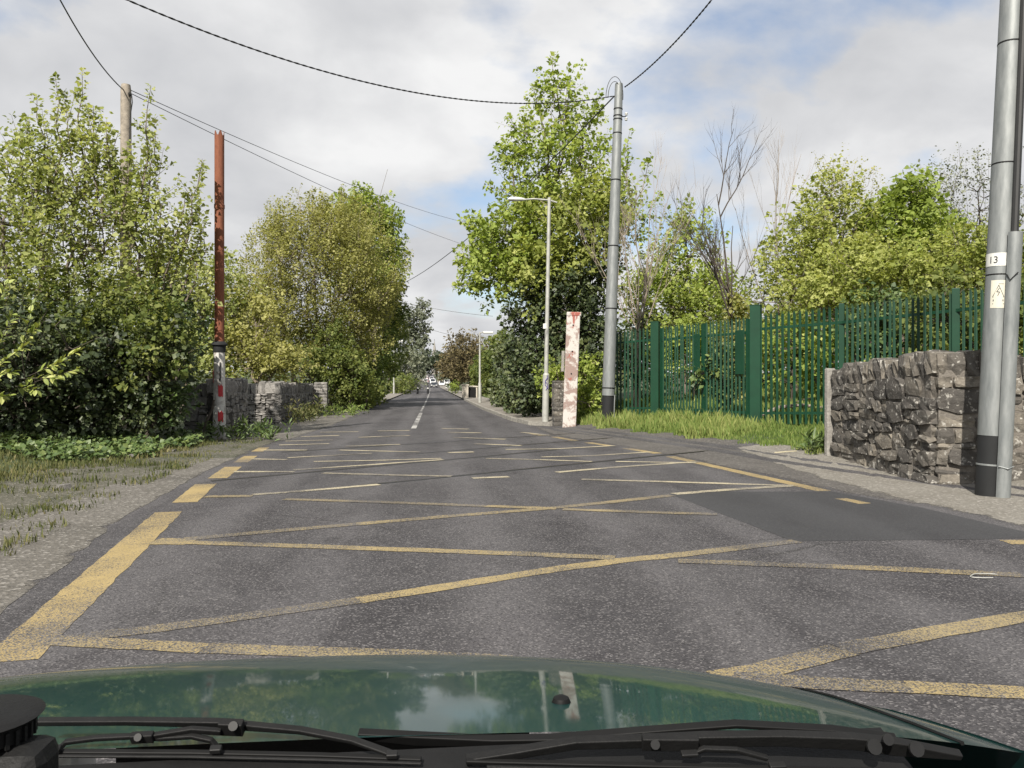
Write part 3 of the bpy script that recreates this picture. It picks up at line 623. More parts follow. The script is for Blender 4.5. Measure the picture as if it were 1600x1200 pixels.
# wooden telegraph pole behind the bush
bx_ = (-7.94, 21.92); root = empty('telegraph_pole', (*bx_, float(gh(*bx_)))); tag(root, 'weathered wooden telegraph pole rising out of the left bush', 'pole')
MB().lathe((0, 0, 0), [(.16, -.2), (.15, 3), (.13, 8.85), (.11, 9.0)], 16).build('shaft', mWood, root, True)
MB().tube([(.10, -.1, 8.75), (.2, -.16, 8.7), (.22, -.16, 8.5), (.14, -.1, 8.1), (.13, -.12, 7.4)], .012, 6).build('dropped_wire', mCable, root)
MB().lathe((.13, -.1, 8.66), [(.02, 0), (.035, .03), (.035, .09), (.01, .11)], 10).build('insulator', mTrim, root, True)

# lamp post
bx_ = (3.61, 24.95); root = empty('street_lamp', (*bx_, 0.1)); tag(root, 'tall thin grey street lamp standing next to the pink concrete post', 'street lamp')
LN = .018
MB().lathe((0, 0, 0), [(.105, -.15), (.105, 1.5), (.07, 1.55), (.052, 7.08)], 14, (LN, 0)).build('column', mLamp, root, True, split=30)
ax = LN*7.0
MB().tube([(ax+.25, 0, 6.93), (ax, 0, 7.0), (ax-.5, 0, 7.03), (ax-.78, 0, 7.0)], .027, 8).build('bracket_arm', mLamp, root, True)
mb = MB(); vv = []
prof = [(0, .03, .03), (.1, .075, .06), (.3, .10, .08), (.46, .09, .075), (.54, .03, .03)]
for d, hw, hh in prof:
    for k in range(10):
        a = 2*math.pi*k/10; vv.append((ax-.76-d, hw*math.cos(a), 7.0+hh*math.sin(a)*(1 if math.sin(a) > 0 else .8)))
mb.add(vv, [(i*10+k, i*10+(k+1) % 10, (i+1)*10+(k+1) % 10, (i+1)*10+k) for i in range(4) for k in range(10)]).build('lantern', mWhite, root, True)
MB().lathe((0, 0, 2.95), [(.075, 0), (.075, .16)], 14, (LN, 0)).build('white_band', mWhite, root, True)
mb = MB()
for pts in (([(-.02, 0), (.04, .10), (.02, .2), (-.04, .28), (.03, .36), (.03, .46)]), ([(.05, .05), (-.04, .16), (-.03, .3), (.04, .4)])):
    mb.tube([(p[0]+.02, -.112, 1.02+p[1]) for p in pts], .011, 5)
mb.build('graffiti', mBlue, root)

# peeling concrete gate post, leaning
bx_ = (4.11, 23.47); root = empty('concrete_gate_post', (bx_[0], bx_[1], 0)); tag(root, 'leaning square concrete post with peeling pink and white paint', 'post')
root.rotation_euler = (0, R(2.2), R(-9))
o = MB().box((0, 0, 1.67), (.40, .34, 3.46)).build('shaft', mPost, root, bevel=.03)
MB().box((.01, 0, 3.38), (.43, .36, .12)).build('cap', mPost, root, bevel=.025)
for z in (3.05, 2.28, 1.62):
    MB().tube([(.0, -.185, z), (.0, -.16, z)], .022, 8).build('bolt_hole', mBlk, root)
MB().box((-.26, .08, 1.98), (.09, .12, .62)).build('hinge_stub', mConc, root, bevel=.015)

# steel power pole in the verge
bx_ = (5.07, 22.60); PZ = float(gh(*bx_)); root = empty('steel_power_pole', (*bx_, PZ)); tag(root, 'tall galvanised power pole with black base at the end of green fence', 'pole')
root.rotation_euler = (0, R(2.0), 0)
MB().lathe((0, 0, 0), [(.165, -.2), (.165, .82)], 20).build('black_base', mBlk, root, True)
MB().lathe((0, 0, 0), [(.182, .82), (.172, 2.5), (.15, 6), (.115, 9.72), (.11, 9.8)], 24).build('shaft', mGalv, root, True)
for z, r in ((1.02, .186), (3.3, .172), (5.1, .16), (7.0, .148), (8.35, .132), (8.75, .13), (8.85, .13), (9.05, .128)): MB().lathe((0, 0, z), [(r-.004, 0), (r+.004, .005), (r+.004, .03), (r-.004, .035)], 20).build('strap', mTrim, root, True, split=25)
MB().tube([(.16, -.12, .84), (.16, -.12, 0)], .016, 8).build('conduit', mGalv, root)
for z in (8.75, 8.9): 
    i_ = MB().lathe((.24, -.02, z), [(.03, 0), (.045, .02), (.03, .04), (.045, .06), (.03, .08)], 10).build('insulator', mWhite, root, True)
MB().box((.18, -.02, 8.86), (.12, .03, .02)).build('bracket', mTrim, root)
for q, hgt_ in ((0, .48), (1, .34)):
    MB().tube([(-.14+.25*math.cos(t_)*(1-.25*q), -.1, 9.38+(.10+hgt_)*math.sin(t_)) for t_ in np.linspace(math.pi*1.02, -.12, 16)], .0095, 6).build('jumper_loop', mCable, root, True)

# near steel pole at the right edge with riser trough, number band and warning plate
bx_ = (6.64, 8.92); PZ2 = float(gh(*bx_)); root = empty('steel_power_pole', (*bx_, PZ2)); tag(root, 'near galvanised power pole with number band and warning plate at right edge', 'pole')
root.rotation_euler = (0, R(2.9), 0)
POLE_RZ = R(-36)
MB().lathe((0, 0, 0), [(.152, -.2), (.150, .72)], 28).build('black_base', mBlk, root, True)
MB().lathe((0, 0, 0), [(.1545, .72), (.150, 2), (.138, 5), (.115, 9.7), (.11, 9.75)], 28).build('shaft', mGalv, root, True)
def on_pole(ang, z, rr, da, hh, nm, m, nseg=8):
    vv = []
    for k in range(nseg+1):
        a = ang+da*(k/nseg-.5)
        for zz_ in (z, z+hh): vv.append((rr*math.cos(a), rr*math.sin(a), zz_))
    return MB().add(vv, [(2*k, 2*k+2, 2*k+3, 2*k+1) for k in range(nseg)]).build(nm, m, root)
FA = R(-131)     # bearing on the pole that faces the road camera
on_pole(FA-.08, 2.73, .1508, 2.4, .155, 'number_band', mWhite, 16)
on_pole(FA+.05, 2.23, .1520, 1.1, .33, 'warning_plate', plain('cream_plate', (.62, .60, .50), .5, 0, .06), 8)
def glyph(ch, size, ang, z, rr, m, nm):
    cu = bpy.data.curves.new('txt', 'FONT'); cu.body = ch; cu.size = size; cu.align_x = 'CENTER'; cu.extrude = 0.0
    to = bpy.data.objects.new('txt', cu); COL.objects.link(to); dg = bpy.context.evaluated_depsgraph_get(); me = bpy.data.meshes.new_from_object(to.evaluated_get(dg)); bpy.data.objects.remove(to)
    for v_ in me.vertices:
        a = ang+v_.co.x/rr; v_.co = Vector((rr*math.cos(a), rr*math.sin(a), z+v_.co.y))
    link(nm, me, m, root)
glyph('13', .115, FA-.42, 2.765, .1535, mInk, 'number_13')
def tri_line(pts, wd, nm):
    mb = MB()
    for i in range(len(pts)-1):
        (u0, v0), (u1, v1) = pts[i], pts[i+1]; L_ = math.hypot(u1-u0, v1-v0); nx_, nz_ = -(v1-v0)/L_*wd/2, (u1-u0)/L_*wd/2
        q = [(u0+nx_, v0+nz_), (u0-nx_, v0-nz_), (u1-nx_, v1-nz_), (u1+nx_, v1+nz_)]
        mb.add([(.1548*math.cos(FA+.05+u/.1548), .1548*math.sin(FA+.05+u/.1548), 2.23+v_) for u, v_ in q], [(0, 1, 2, 3)])
    mb.build(nm, mInk, root)
tri_line([(-.06, .13), (.06, .13), (0, .27), (-.06, .13)], .006, 'warning_triangle')
tri_line([(.008, .235), (-.018, .19), (.012, .19), (-.006, .145)], .007, 'lightning_mark')
tri_line([(-.055, .09), (.055, .09)], .022, 'danger_line'); tri_line([(-.06, .05), (.06, .05)], .008, 'small_print'); tri_line([(.0, .285), (.05, .285)], .005, 'small_print')
# trough clipped to the pole
TA = R(-78); tcx, tcy = .175*math.cos(TA), .175*math.sin(TA)
vv = []; ff = []; n = 12
for z in (-.05, 3.12):
    for k in range(n+1):
        a = TA-1.75+3.5*k/n; vv.append((tcx+.085*math.cos(a), tcy+.085*math.sin(a), z))
for k in range(n): ff.append((k, k+1, n+2+k, n+1+k))
ff.append(tuple(range(n+1, 2*n+2)))
MB().add(vv, ff).build('cable_trough', mGalv, root, True, split=50)
MB().tube([(tcx, tcy, 3.1), (tcx*.92, tcy*.92, 5), (tcx*.8, tcy*.8, 9.2)], .042, 10).build('riser_cable', mCable, root, True)
for z in (.36, 2.62, 3.95, 5.4):
    MB().lathe((0, 0, z), [(.152-.0035*z, 0), (.1585-.0035*z, .004), (.1585-.0035*z, .02), (.152-.0035*z, .024)], 24).build('strap', mTrim if z > 1 else mGalv, root, True, split=25)
MB().tube([(tcx+.1*math.cos(TA-1.4), tcy+.1*math.sin(TA-1.4), .37), (tcx+.1*math.cos(TA-.4), tcy+.1*math.sin(TA-.4), .35), (tcx+.1*math.cos(TA+.6), tcy+.1*math.sin(TA+.6), .38)], .008, 5).build('tie_wire', mGalv, root)
MB().tube([(tcx+.09*math.cos(TA-1.6), tcy+.09*math.sin(TA-1.6), 2.62), (tcx+.1*math.cos(TA-1.1), tcy+.1*math.sin(TA-1.1), 2.55), (tcx+.1*math.cos(TA-.3), tcy+.1*math.sin(TA-.3), 2.64)], .007, 5).build('tie_wire', mTrim, root)

# overhead cables
def cable(nm, label, spec, r, twist=False):
    A_, B_, s = spec; A_ = Vector(A_); B_ = Vector(B_); n = 60; P = []
    for i in range(n+1):
        t_ = i/n; p = A_+(B_-A_)*t_; p.z -= s*4*t_*(1-t_); P.append(p)
    mb = MB()
    if twist:
        Q = []; tot = 0.0; turns = (B_-A_).length/.33; m_ = 420
        for s_ in (0, math.pi):
            Q = []
            for i in range(m_+1):
                t_ = i/m_; p = A_+(B_-A_)*t_; p.z -= s*4*t_*(1-t_); a = s_+turns*2*math.pi*t_
                sd = (B_-A_).cross(Vector((0, 0, 1))).normalized(); Q.append(p+sd*math.cos(a)*r*.75+Vector((0, 0, 1))*math.sin(a)*r*.75)
            mb.tube(Q, r, 5)
    else: mb.tube(P, r, 5)
    o = mb.build(nm, mCable, None, True); tag(o, label, 'cable')
cable('power_cable', 'thick twisted cable sagging across the road to the steel pole top', ((5.24, 22.58, 9.59), (-8.51, 11.93, 8.82), 1.40), .0105, True)
cable('power_cable', 'twisted cable rising from steel pole top to upper right', ((5.57, 22.55, 9.85), (7.32, 8.80, 12.39), 1.00), .0125, True)
cable('power_cable', 'cable sloping down from the steel pole top toward the far left', ((5.27, 22.58, 9.59), (-8.46, 96.36, 12.56), 2.20), .020)
cable('telephone_cable', 'black cable climbing from wooden pole to top left corner', ((-7.97, 21.93, 9.01), (-6.99, 12.78, 10.38), 0.65), .015)
cable('telephone_cable', 'thin upper wire from wooden pole across the sky to the right tree', ((-7.84, 21.91, 9.04), (8.15, 79.58, 16.71), 0.85), .010)
cable('telephone_cable', 'thin lower wire from wooden pole passing behind the rusted iron pole', ((-7.80, 21.91, 8.94), (8.15, 79.58, 13.89), 0.65), .010)
cable('telephone_cable', 'upper of two distant wires crossing low over the road', ((-5.44, 96.06, 11.38), (7.42, 94.74, 9.25), 0.25), .020)
cable('telephone_cable', 'lower of two distant wires crossing low over the road', ((-5.42, 111.13, 10.68), (8.59, 109.70, 6.89), 0.55), .022)

# ------------------------------------------------------------------ palisade fence and gate
def pale_mesh(h):
    xs = (-.034, -.014, 0, .014, .034); yo = (0, .02, .008, .02, 0); tz = (h-.11, h-.0, h-.09, h-.0, h-.11); vv = []
    for th in (0, .004):
        for x, y, z in zip(xs, yo, tz): vv += [(x, -y+th, 0), (x, -y+th, z)]
    ff = []
    for k in range(4): ff.append((2*k, 2*k+2, 2*k+3, 2*k+1)); ff.append((10+2*k, 10+2*k+1, 10+2*k+3, 10+2*k+2)); ff.append((2*k+1, 2*k+3, 10+2*k+3, 10+2*k+1))
    ff.append((0, 1, 11, 10)); ff.append((8, 18, 19, 9))
    me = MB().add(vv, ff).mesh('pale'); me.materials.append(mGreen); return me
PM = pale_mesh(2.66)
def bay(root, L_, z0, z1, h, x0=0.0, pitch=.142, low=.28, frame=False):
    n = int((L_-.04)/pitch); off = (L_-(n-1)*pitch)/2
    for i in range(n):
        x = off+i*pitch; o = link('pale', PM, None, root); o.location = (x0+x, -.035, z0+(z1-z0)*x/L_+.05); o.rotation_euler = (random.Random(i+L_).uniform(-.008, .008), random.Random(i*3+L_).uniform(-.006, .006), 0); o.scale = (1, 1, (h-.05)/2.66)
    for zz_ in (low, h-.42):
        r_ = MB().add([(x0, -.03, z0+zz_), (x0+L_, -.03, z1+zz_), (x0+L_, .02, z1+zz_), (x0, .02, z0+zz_), (x0, -.03, z0+zz_+.06), (x0+L_, -.03, z1+zz_+.06), (x0+L_, .02, z1+zz_+.06), (x0, .02, z0+zz_+.06)],
                      [(3, 2, 1, 0), (4, 5, 6, 7), (0, 1, 5, 4), (1, 2, 6, 5), (2, 3, 7, 6), (3, 0, 4, 7)]).build('rail', mGreen, root)
def fence(label, pts, posts, h, drop=0.0):
    root = empty('palisade_fence', (pts[0][0], pts[0][1], 0)); tag(root, label, 'fence', None)
    for i in range(len(pts)-1):
        a = Vector((*pts[i], 0)); b_ = Vector((*pts[i+1], 0)); d = b_-a; L_ = d.length
        e = empty('fence_bay', (a.x-pts[0][0], a.y-pts[0][1], 0), math.atan2(d.y, d.x)); e.parent = root
        bay(e, L_, float(gh(a.x, a.y)), float(gh(b_.x, b_.y)), h)
    for i, (px_, py_) in enumerate(pts):
        wd, hh = posts[i]
        if wd <= 0: continue
        z = float(gh(px_, py_)); p_ = MB().box((px_-pts[0][0], py_-pts[0][1]+(.0 if wd > .2 else .07), z+hh/2-.1), (wd, wd*.9, hh+.2), -.6).build('post', mGreen, root, bevel=.008)
        if wd > .2: c_ = MB().box((px_-pts[0][0], py_-pts[0][1], z+hh+.012), (wd+.015, wd*.9+.015, .02), -.6).build('cap', mGreen, p_)
    return root
f0 = (5.54, 24.16); f1 = (6.56, 22.85); g1 = (6.67, 22.64); g2 = (7.26, 20.67); g3 = (7.83, 19.05); f2 = (7.90, 18.79); f3 = (9.25, 17.15); f4 = (10.11, 14.44); f5 = (10.48, 12.60)
fence('short green palisade fence between the steel pole and the gate', [f0, f1], [(.09, 2.7), (.24, 2.82)], 2.7)
fence('long green palisade fence from the gate to behind the rubble wall', [f2, f3, f4, f5], [(.25, 2.92), (.12, 2.78), (.14, 2.78), (.12, 2.75)], 2.74)
for nm, a, b_, lab in (('palisade_gate', g1, g2, 'left leaf of the green palisade gate, next to the short fence'), ('palisade_gate', g2, g3, 'right leaf of the green palisade gate, hung on the tallest post')):
    a = Vector((*a, 0)); b_ = Vector((*b_, 0)); d = b_-a; z = (float(gh(a.x, a.y))+float(gh(b_.x, b_.y)))/2+.06
    root = empty(nm, (a.x, a.y, z), math.atan2(d.y, d.x)); tag(root, lab, 'gate', 'gate leaves of the palisade fence'); L_ = d.length
    bay(root, L_-.06, 0, 0, 2.62, .03, low=.22)
    for x in (.03, L_-.04): MB().box((x, .0, 1.32), (.075, .075, 2.5)).build('stile', mGreen, root)
    if lab.startswith('right'):
        MB().box((L_-.26, -.075, 1.75), (.30, .02, 1.1)).build('lock_plate', mGreen, root, bevel=.005)
    else: MB().box((L_-.22, -.075, 1.8), (.26, .02, 1.0)).build('lock_plate', mGreen, root, bevel=.005); MB().box((L_+.01, -.06, 1.25), (.12, .05, .09)).build('drop_bolt', mTrim, root)
# ------------------------------------------------------------------ trees and shrubs, left side
tree('maple_thicket', 'tall bushy maple sapling thicket rising at the left edge', 'tree', (-7.70, 19.08),
     [((-8.766, 18.992, 3.913), (1.5, 1.3, 1.6), 115), ((-7.537, 19.369, 4.132), (1.6, 1.4, 1.7), 125), ((-8.402, 19.257, 5.713), (1.25, 1.0, 1.2), 44), ((-7.169, 19.331, 5.612), (.95, .9, 1.2), 30), ((-9.339, 19.051, 5.209), (.9, .9, 1.4), 34), ((-6.320, 19.345, 3.999), (.85, .9, 1.3), 36), ((-6.582, 19.573, 2.674), (.75, .8, 1.0), 50), ((-10.485, 19.168, 3.913), (1.2, 1.2, 1.8), 60)],
     LF_maple, mBark, leaf=.10, per=32, shoot=(.6, 1.4), up=1.0, out=.45, spread=.26, trunk_r=.07, stems=6, base_w=.7, fork=.35, limb_r=.04, seed=5, tbias=.52,
     tips=[((-9.305, 19.349, 4.805), (-9.732, 19.292, 6.635), 90, .17), ((-9.058, 19.324, 5.244), (-9.517, 19.471, 7.135), 90, .17), ((-8.854, 19.303, 5.288), (-9.203, 19.339, 7.396), 105, .17), ((-8.650, 19.282, 5.420), (-9.039, 19.523, 7.980), 120, .17), ((-8.519, 19.269, 5.215), (-8.862, 19.505, 7.388), 90, .17), ((-8.329, 19.249, 5.522), (-8.440, 19.060, 8.300), 150, .17), ((-8.126, 19.228, 5.259), (-8.181, 19.033, 7.547), 105, .17), ((-7.863, 19.201, 5.566), (-8.051, 19.522, 8.671), 165, .17), ((-7.659, 19.181, 5.200), (-7.659, 19.181, 7.689), 120, .17), ((-7.426, 19.157, 4.966), (-7.328, 19.046, 7.290), 105, .17), ((-7.193, 19.133, 4.864), (-7.232, 19.539, 7.229), 90, .17), ((-6.990, 19.112, 4.776), (-6.837, 19.197, 6.914), 90, .17), ((-6.625, 19.075, 5.405), (-6.453, 19.359, 8.254), 135, .17), ((-6.553, 19.067, 4.995), (-6.281, 19.140, 7.135), 105, .17), ((-6.786, 19.091, 4.439), (-6.624, 19.276, 6.352), 90, .17), ((-6.334, 19.045, 3.853), (-5.937, 18.904, 5.689), 90, .17), ((-6.014, 19.012, 3.853), (-5.623, 19.173, 5.760), 90, .17), ((-5.722, 18.982, 4.117), (-5.269, 19.237, 6.558), 150, .17), ((-5.897, 19.000, 3.531), (-5.446, 19.054, 5.295), 90, .17), ((-5.650, 18.975, 3.444), (-5.152, 19.125, 5.094), 90, .17), ((-5.562, 18.966, 3.209), (-5.034, 19.113, 4.606), 75, .17), ((-6.189, 19.030, 3.195), (-5.718, 18.781, 4.651), 75, .17)])
tree('shade_toned_bush', 'bush with shade put into its dark leaves, filling the foot of the left thicket', 'bush', (-7.01, 18.01),  # shade under the thicket is put into the dark leaf colour
     [((-8.376, 18.148, 1.873), (1.7, .9, .95), 150), ((-6.673, 18.175, 1.879), (1.5, .9, .9), 140), ((-6.189, 18.125, 1.044), (.75, .6, .55), 60), ((-9.632, 18.076, 1.867), (1.2, .9, 1.1), 60), ((-8.449, 17.754, 0.786), (1.6, .7, .6), 110), ((-6.885, 17.694, 0.782), (1.4, .7, .6), 100), ((-7.379, 17.342, 1.456), (1.6, .6, .7), 100), ((-8.218, 16.524, 1.824), (1.3, .5, 1.0), 110), ((-7.990, 16.299, 0.833), (1.3, .5, .5), 70)],
     LF_dark, mBarkD, leaf=.10, per=34, shoot=(.3, .7), up=.4, out=.8, spread=.24, trunk_r=.06, stems=4, base_w=.6, fork=.3, limb_r=.03, seed=8,
     second=(LF_mid, 'fresh_growth', [((-7.591, 18.470, 2.730), (2.0, .8, .8), 120), ((-6.895, 17.393, 1.855), (1.9, .4, .7), 46), ((-6.050, 18.312, 2.167), (.7, .6, .8), 50)]))
tree('privet_bush', 'glossy mid green bush between the dark bush and the iron pole', 'bush', (-6.11, 19.12),
     [((-6.094, 19.221, 1.912), (.65, .6, .7), 80), ((-5.939, 19.507, 2.899), (.5, .5, .6), 44), ((-6.049, 17.910, 0.910), (.7, .5, .42), 60), ((-5.807, 18.488, 0.894), (.4, .35, .4), 30)],
     LF_ivy, mBarkD, leaf=.085, per=34, shoot=(.25, .55), up=.5, out=.7, spread=.2, trunk_r=.04, stems=3, base_w=.3, fork=.3, limb_r=.02, seed=9, tbias=.35)
# laurel with single large leaves
lr = empty('laurel_shrub', (*(-7.34, 15.43), .2)); tag(lr, 'laurel shrub with large pale glossy leaves at the left edge', 'shrub')
LM_ = []
for q in range(4):
    rng = random.Random(60+q); L_ = 1.0; wd = .20+.05*rng.random(); cv = rng.uniform(.05, .18); vv = [(0, 0, 0)]; ff = []
    st = (.15, .38, .62, .84); wv = (.6, 1.0, .92, .5)
    for s_, w_ in zip(st, wv): vv += [(s_, wd*w_, .10*w_*wd*2-cv*s_*s_), (s_, 0, -cv*s_*s_), (s_, -wd*w_, .10*w_*wd*2-cv*s_*s_)]
    vv.append((1.0, 0, -cv)); ff += [(0, 2, 1), (0, 3, 2)]
    for k in range(3): a = 1+3*k; ff += [(a, a+1, a+4, a+3), (a+1, a+2, a+5, a+4)]
    a = 10; ff += [(a, a+1, 13), (a+1, a+2, 13)]
    me = MB().add(vv, ff).mesh('leaf'); at_ = me.attributes.new('tint', 'FLOAT', 'FACE'); at_.data.foreach_set('value', [(.2, .45, .7, .95)[q]]*len(ff)); me.materials.append(LF_laurel); LM_.append(me)
rng = np.random.default_rng(77); lb = np.array(lr.location); fo = Foliage(); wood = MB(); cnt = 0
for (c, d, n) in [((-7.367, 15.029, 2.577), (.5, -.4, .5), 1), ((-6.898, 15.182, 2.479), (.6, -.3, .3), 1), ((-7.041, 14.795, 2.000), (.8, -.4, .2), 1), ((-6.529, 15.345, 1.794), (.9, -.2, .1), 1), ((-7.264, 14.818, 1.552), (.7, -.5, -.1), 1), ((-6.383, 15.531, 1.978), (.9, -.1, .2), 1), ((-7.226, 15.417, 2.845), (.3, -.3, .7), 1), ((-7.709, 14.863, 2.112), (.6, -.4, .2), 1), ((-6.623, 15.053, 1.442), (.7, -.3, -.2), 1), ((-7.691, 15.464, 3.195), (.4, -.2, .6), 1), ((-6.915, 14.983, 1.214), (.6, -.5, -.3), 1), ((-7.319, 14.823, 1.104), (.5, -.5, -.2), 1), ((-6.355, 15.328, 1.619), (.8, -.2, .0), 1)]:
    c = np.array(c); d = np.array(d); d = d/np.linalg.norm(d); a0 = c-d*.9-np.array([0, 0, .25]); wood.tube([np.array([-.6, 1.3, .5]), (a0*.6+lb*.4)-lb+np.array([-.2, .5, .2]), a0-lb, c-lb], [.016, .012, .008, .004], 5, False)
    for k in range(22):
        t_ = rng.uniform(.15, 1.0); o_ = rng.normal(size=3); o_ -= d*np.dot(o_, d); o_ /= np.linalg.norm(o_); p = a0+(c-a0)*t_; ax_ = Vector(d*(.55+.5*t_)+o_*.9+np.array([0, 0, .1])).normalized()
        x_ = ax_; z_ = Vector((rng.normal()*.4, -.35+rng.normal()*.3, 1)); y_ = z_.cross(x_).normalized(); z_ = x_.cross(y_); s_ = rng.uniform(.11, .19)
        ob = link('leaf', LM_[rng.integers(0, 4)], None, lr); ob.matrix_local = Matrix.Translation(Vector(p-lb)) @ Matrix((x_, y_, z_)).transposed().to_4x4() @ Matrix.Diagonal((s_, s_, s_, 1)); cnt += 1
wood.build('branch', mBarkD, lr, True, split=60)
# trees behind the left wall
tree('ash_tree', 'pale mid green tree behind the ruinous wall and iron pole', 'tree', (-9.24, 31.10),
     [((-9.596, 31.140, 4.182), (2.2, 2, 1.9), 150), ((-8.436, 32.027, 3.780), (1.5, 1.6, 2.1), 110), ((-10.312, 31.214, 2.262), (2, 1.6, 1.4), 80), ((-8.584, 30.031, 2.000), (1.4, 1.2, 1.0), 60), ((-8.189, 32.001, 5.268), (.9, .9, .9), 36)],
     LF_maple, mBark, leaf=.13, per=36, shoot=(.5, 1.1), spread=.34, trunk_r=.12, stems=2, seed=12, tbias=.42)
tree('hazel_tree', 'wide olive yellow tree in front of the far left trees', 'tree', (-6.08, 42.84),
     [((-5.936, 41.823, 6.532), (3.4, 2.6, 3.2), 430), ((-8.020, 41.031, 5.126), (1.9, 1.9, 2.6), 190), ((-3.741, 42.603, 6.995), (2.2, 2.2, 3.0), 240), ((-6.415, 42.877, 9.011), (2.2, 1.9, 1.8), 150), ((-8.224, 39.042, 3.417), (1.5, 1.5, 1.5), 100), ((-3.077, 43.540, 4.721), (1.3, 1.5, 2.0), 110), ((-4.515, 43.688, 9.365), (1.9, 1.7, 1.6), 120), ((-7.568, 41.990, 8.172), (1.3, 1.2, 1.2), 60), ((-6.589, 41.890, 3.088), (2.6, 1.5, 1.6), 150), ((-4.243, 42.655, 3.299), (1.8, 1.5, 1.6), 90)],
     LF_olive, mBarkP, leaf=.10, per=58, shoot=(.6, 1.4), up=1.0, out=.55, spread=.36, trunk_r=.10, stems=7, base_w=.8, fork=.25, limb_r=.06, seed=15, tbias=.5, hollow=2.8,
     tips=[((-6.669, 42.401, 9.584), (-6.801, 42.414, 11.310), 40, .25), ((-6.081, 42.843, 9.851), (-6.148, 42.850, 11.632), 50, .28), ((-7.568, 41.990, 8.828), (-7.829, 42.017, 10.140), 40, .25), ((-4.857, 43.723, 10.397), (-4.720, 43.709, 12.014), 30, .18), ((-8.220, 42.057, 8.172), (-8.612, 42.097, 9.419), 34, .2)])
tree('sycamore_tree', 'fresh green rounded crown showing at the right of the olive tree', 'tree', (-3.60, 52.64),
     [((-3.597, 52.641, 11.251), (1.7, 1.8, 2.2), 130), ((-4.839, 52.768, 12.499), (1.4, 1.4, 1.3), 80), ((-2.977, 52.577, 9.171), (1.2, 1.5, 2.0), 90), ((-4.299, 53.718, 8.897), (2.2, 2.0, 3.0), 120)],
     LF_lime, mBark, leaf=.18, per=38, shoot=(.6, 1.1), spread=.42, trunk_r=.16, seed=18, tbias=.35)
tree('holm_oak', 'dark green tree overhanging the left roadside beyond the olive tree', 'tree', (-3.55, 58.67),
     [((-3.320, 58.644, 6.825), (1.6, 2.2, 3.0), 170), ((-3.874, 56.690, 3.052), (1.7, 2.2, 2.2), 160), ((-4.374, 50.710, 1.270), (1.4, 2.0, 1.6), 120), ((-2.957, 62.628, 5.219), (1.0, 1.6, 2.0), 70)],
     LF_mid, mBarkD, leaf=.18, per=40, shoot=(.5, 1.0), spread=.42, trunk_r=.16, seed=21, tbias=.22)
tree('hawthorn_bush', 'leafy roadside bush between the gate pier and the olive tree', 'bush', (-4.25, 39.64),
     [((-4.250, 39.640, 1.600), (1.3, 1.2, 1.4), 130), ((-3.945, 40.614, 0.966), (1.2, 1.2, 1.0), 110), ((-4.836, 40.705, 3.046), (1.1, 1.0, 1.2), 80), ((-3.762, 43.611, 0.662), (1.1, 1.6, .8), 90), ((-6.107, 38.825, 2.049), (1.0, .8, .7), 50)],
     LF_mid, mBarkD, leaf=.13, per=36, shoot=(.35, .8), spread=.3, trunk_r=.05, stems=4, base_w=.5, fork=.3, seed=22, tbias=.45)
tree('yellow_green_bush', 'bright yellow green bush above the sunlit coursed wall', 'bush', (-6.73, 30.85),
     [((-6.970, 30.871, 2.262), (1.1, .9, .9), 80), ((-5.969, 31.774, 1.920), (1.2, .9, .6), 70), ((-6.832, 31.862, 3.780), (1.1, 1, 1.2), 70)],
     LF_olive, mBark, leaf=.12, per=36, shoot=(.4, .9), spread=.3, trunk_r=.05, stems=3, base_w=.4, seed=23, tbias=.7)
tree('cypress_tree', 'wispy grey green tree leaning over the distant left roadside', 'tree', (-5.60, 111.15),
     [((-2.795, 110.862, 9.974), (2.0, 2.0, 1.2), 60), ((-1.482, 110.728, 11.294), (.9, 1.2, .8), 22), ((-3.845, 110.970, 7.334), (2.4, 2.2, 1.6), 80), ((-1.920, 110.773, 6.014), (1.4, 1.8, 1.4), 50), ((-1.482, 110.728, 8.214), (1.2, 1.5, .8), 26), ((-2.668, 105.823, 3.702), (2.2, 2, 1.6), 70)],
     LF_grey, mBarkD, leaf=.30, per=26, shoot=(.8, 1.6), up=.1, out=.8, spread=.42, trunk_r=.2, seed=25, tbias=.35)
for i, (px_, rr, s_, lab) in enumerate((((-3.321, 95.838, 0.894), 1.3, 31, 'low roadside hedge shrub beside the distant left lamp'), ((-2.954, 120.931, 1.158), 1.4, 32, 'pale leafy hedge shrub past the distant left lamp'), ((-2.856, 151.078, 2.070), 2.3, 33, 'far hedge shrub nearest the left bollard'))):
    tree('hedge_shrub', lab, 'shrub', (px_[0], px_[1]), [(px_, (rr*1.2, rr*2, rr), 90)], (LF_mid, LF_grey, LF_grey)[i], mBarkD, leaf=.2, per=26, shoot=(.3, .8), spread=.4, trunk_r=.06, seed=s_)
tree('distant_tree', 'dark rounded tree on the skyline below the spire', 'tree', (3.5, 430), [((1.0, 430, 12.5), (8, 8, 5.5), 190), ((6, 430, 12), (5, 6, 4.5), 110), ((-5, 435, 10), (6, 6, 5), 110)], LF_far, mBarkD, 'trees at the end of the road', leaf=.75, per=24, shoot=(1, 2.4), spread=1.3, trunk_r=.4, seed=35, twigs=False)
tree('distant_tree', 'dim tree at the far left end of the road behind the cypress', 'tree', (-16, 330), [((-12, 330, 9), (8, 6, 5.5), 150), ((-20, 330, 8), (7, 6, 6), 120)], LF_far, mBarkD, 'trees at the end of the road', leaf=.65, per=24, shoot=(1, 2.2), spread=1.2, trunk_r=.3, seed=36, twigs=False)
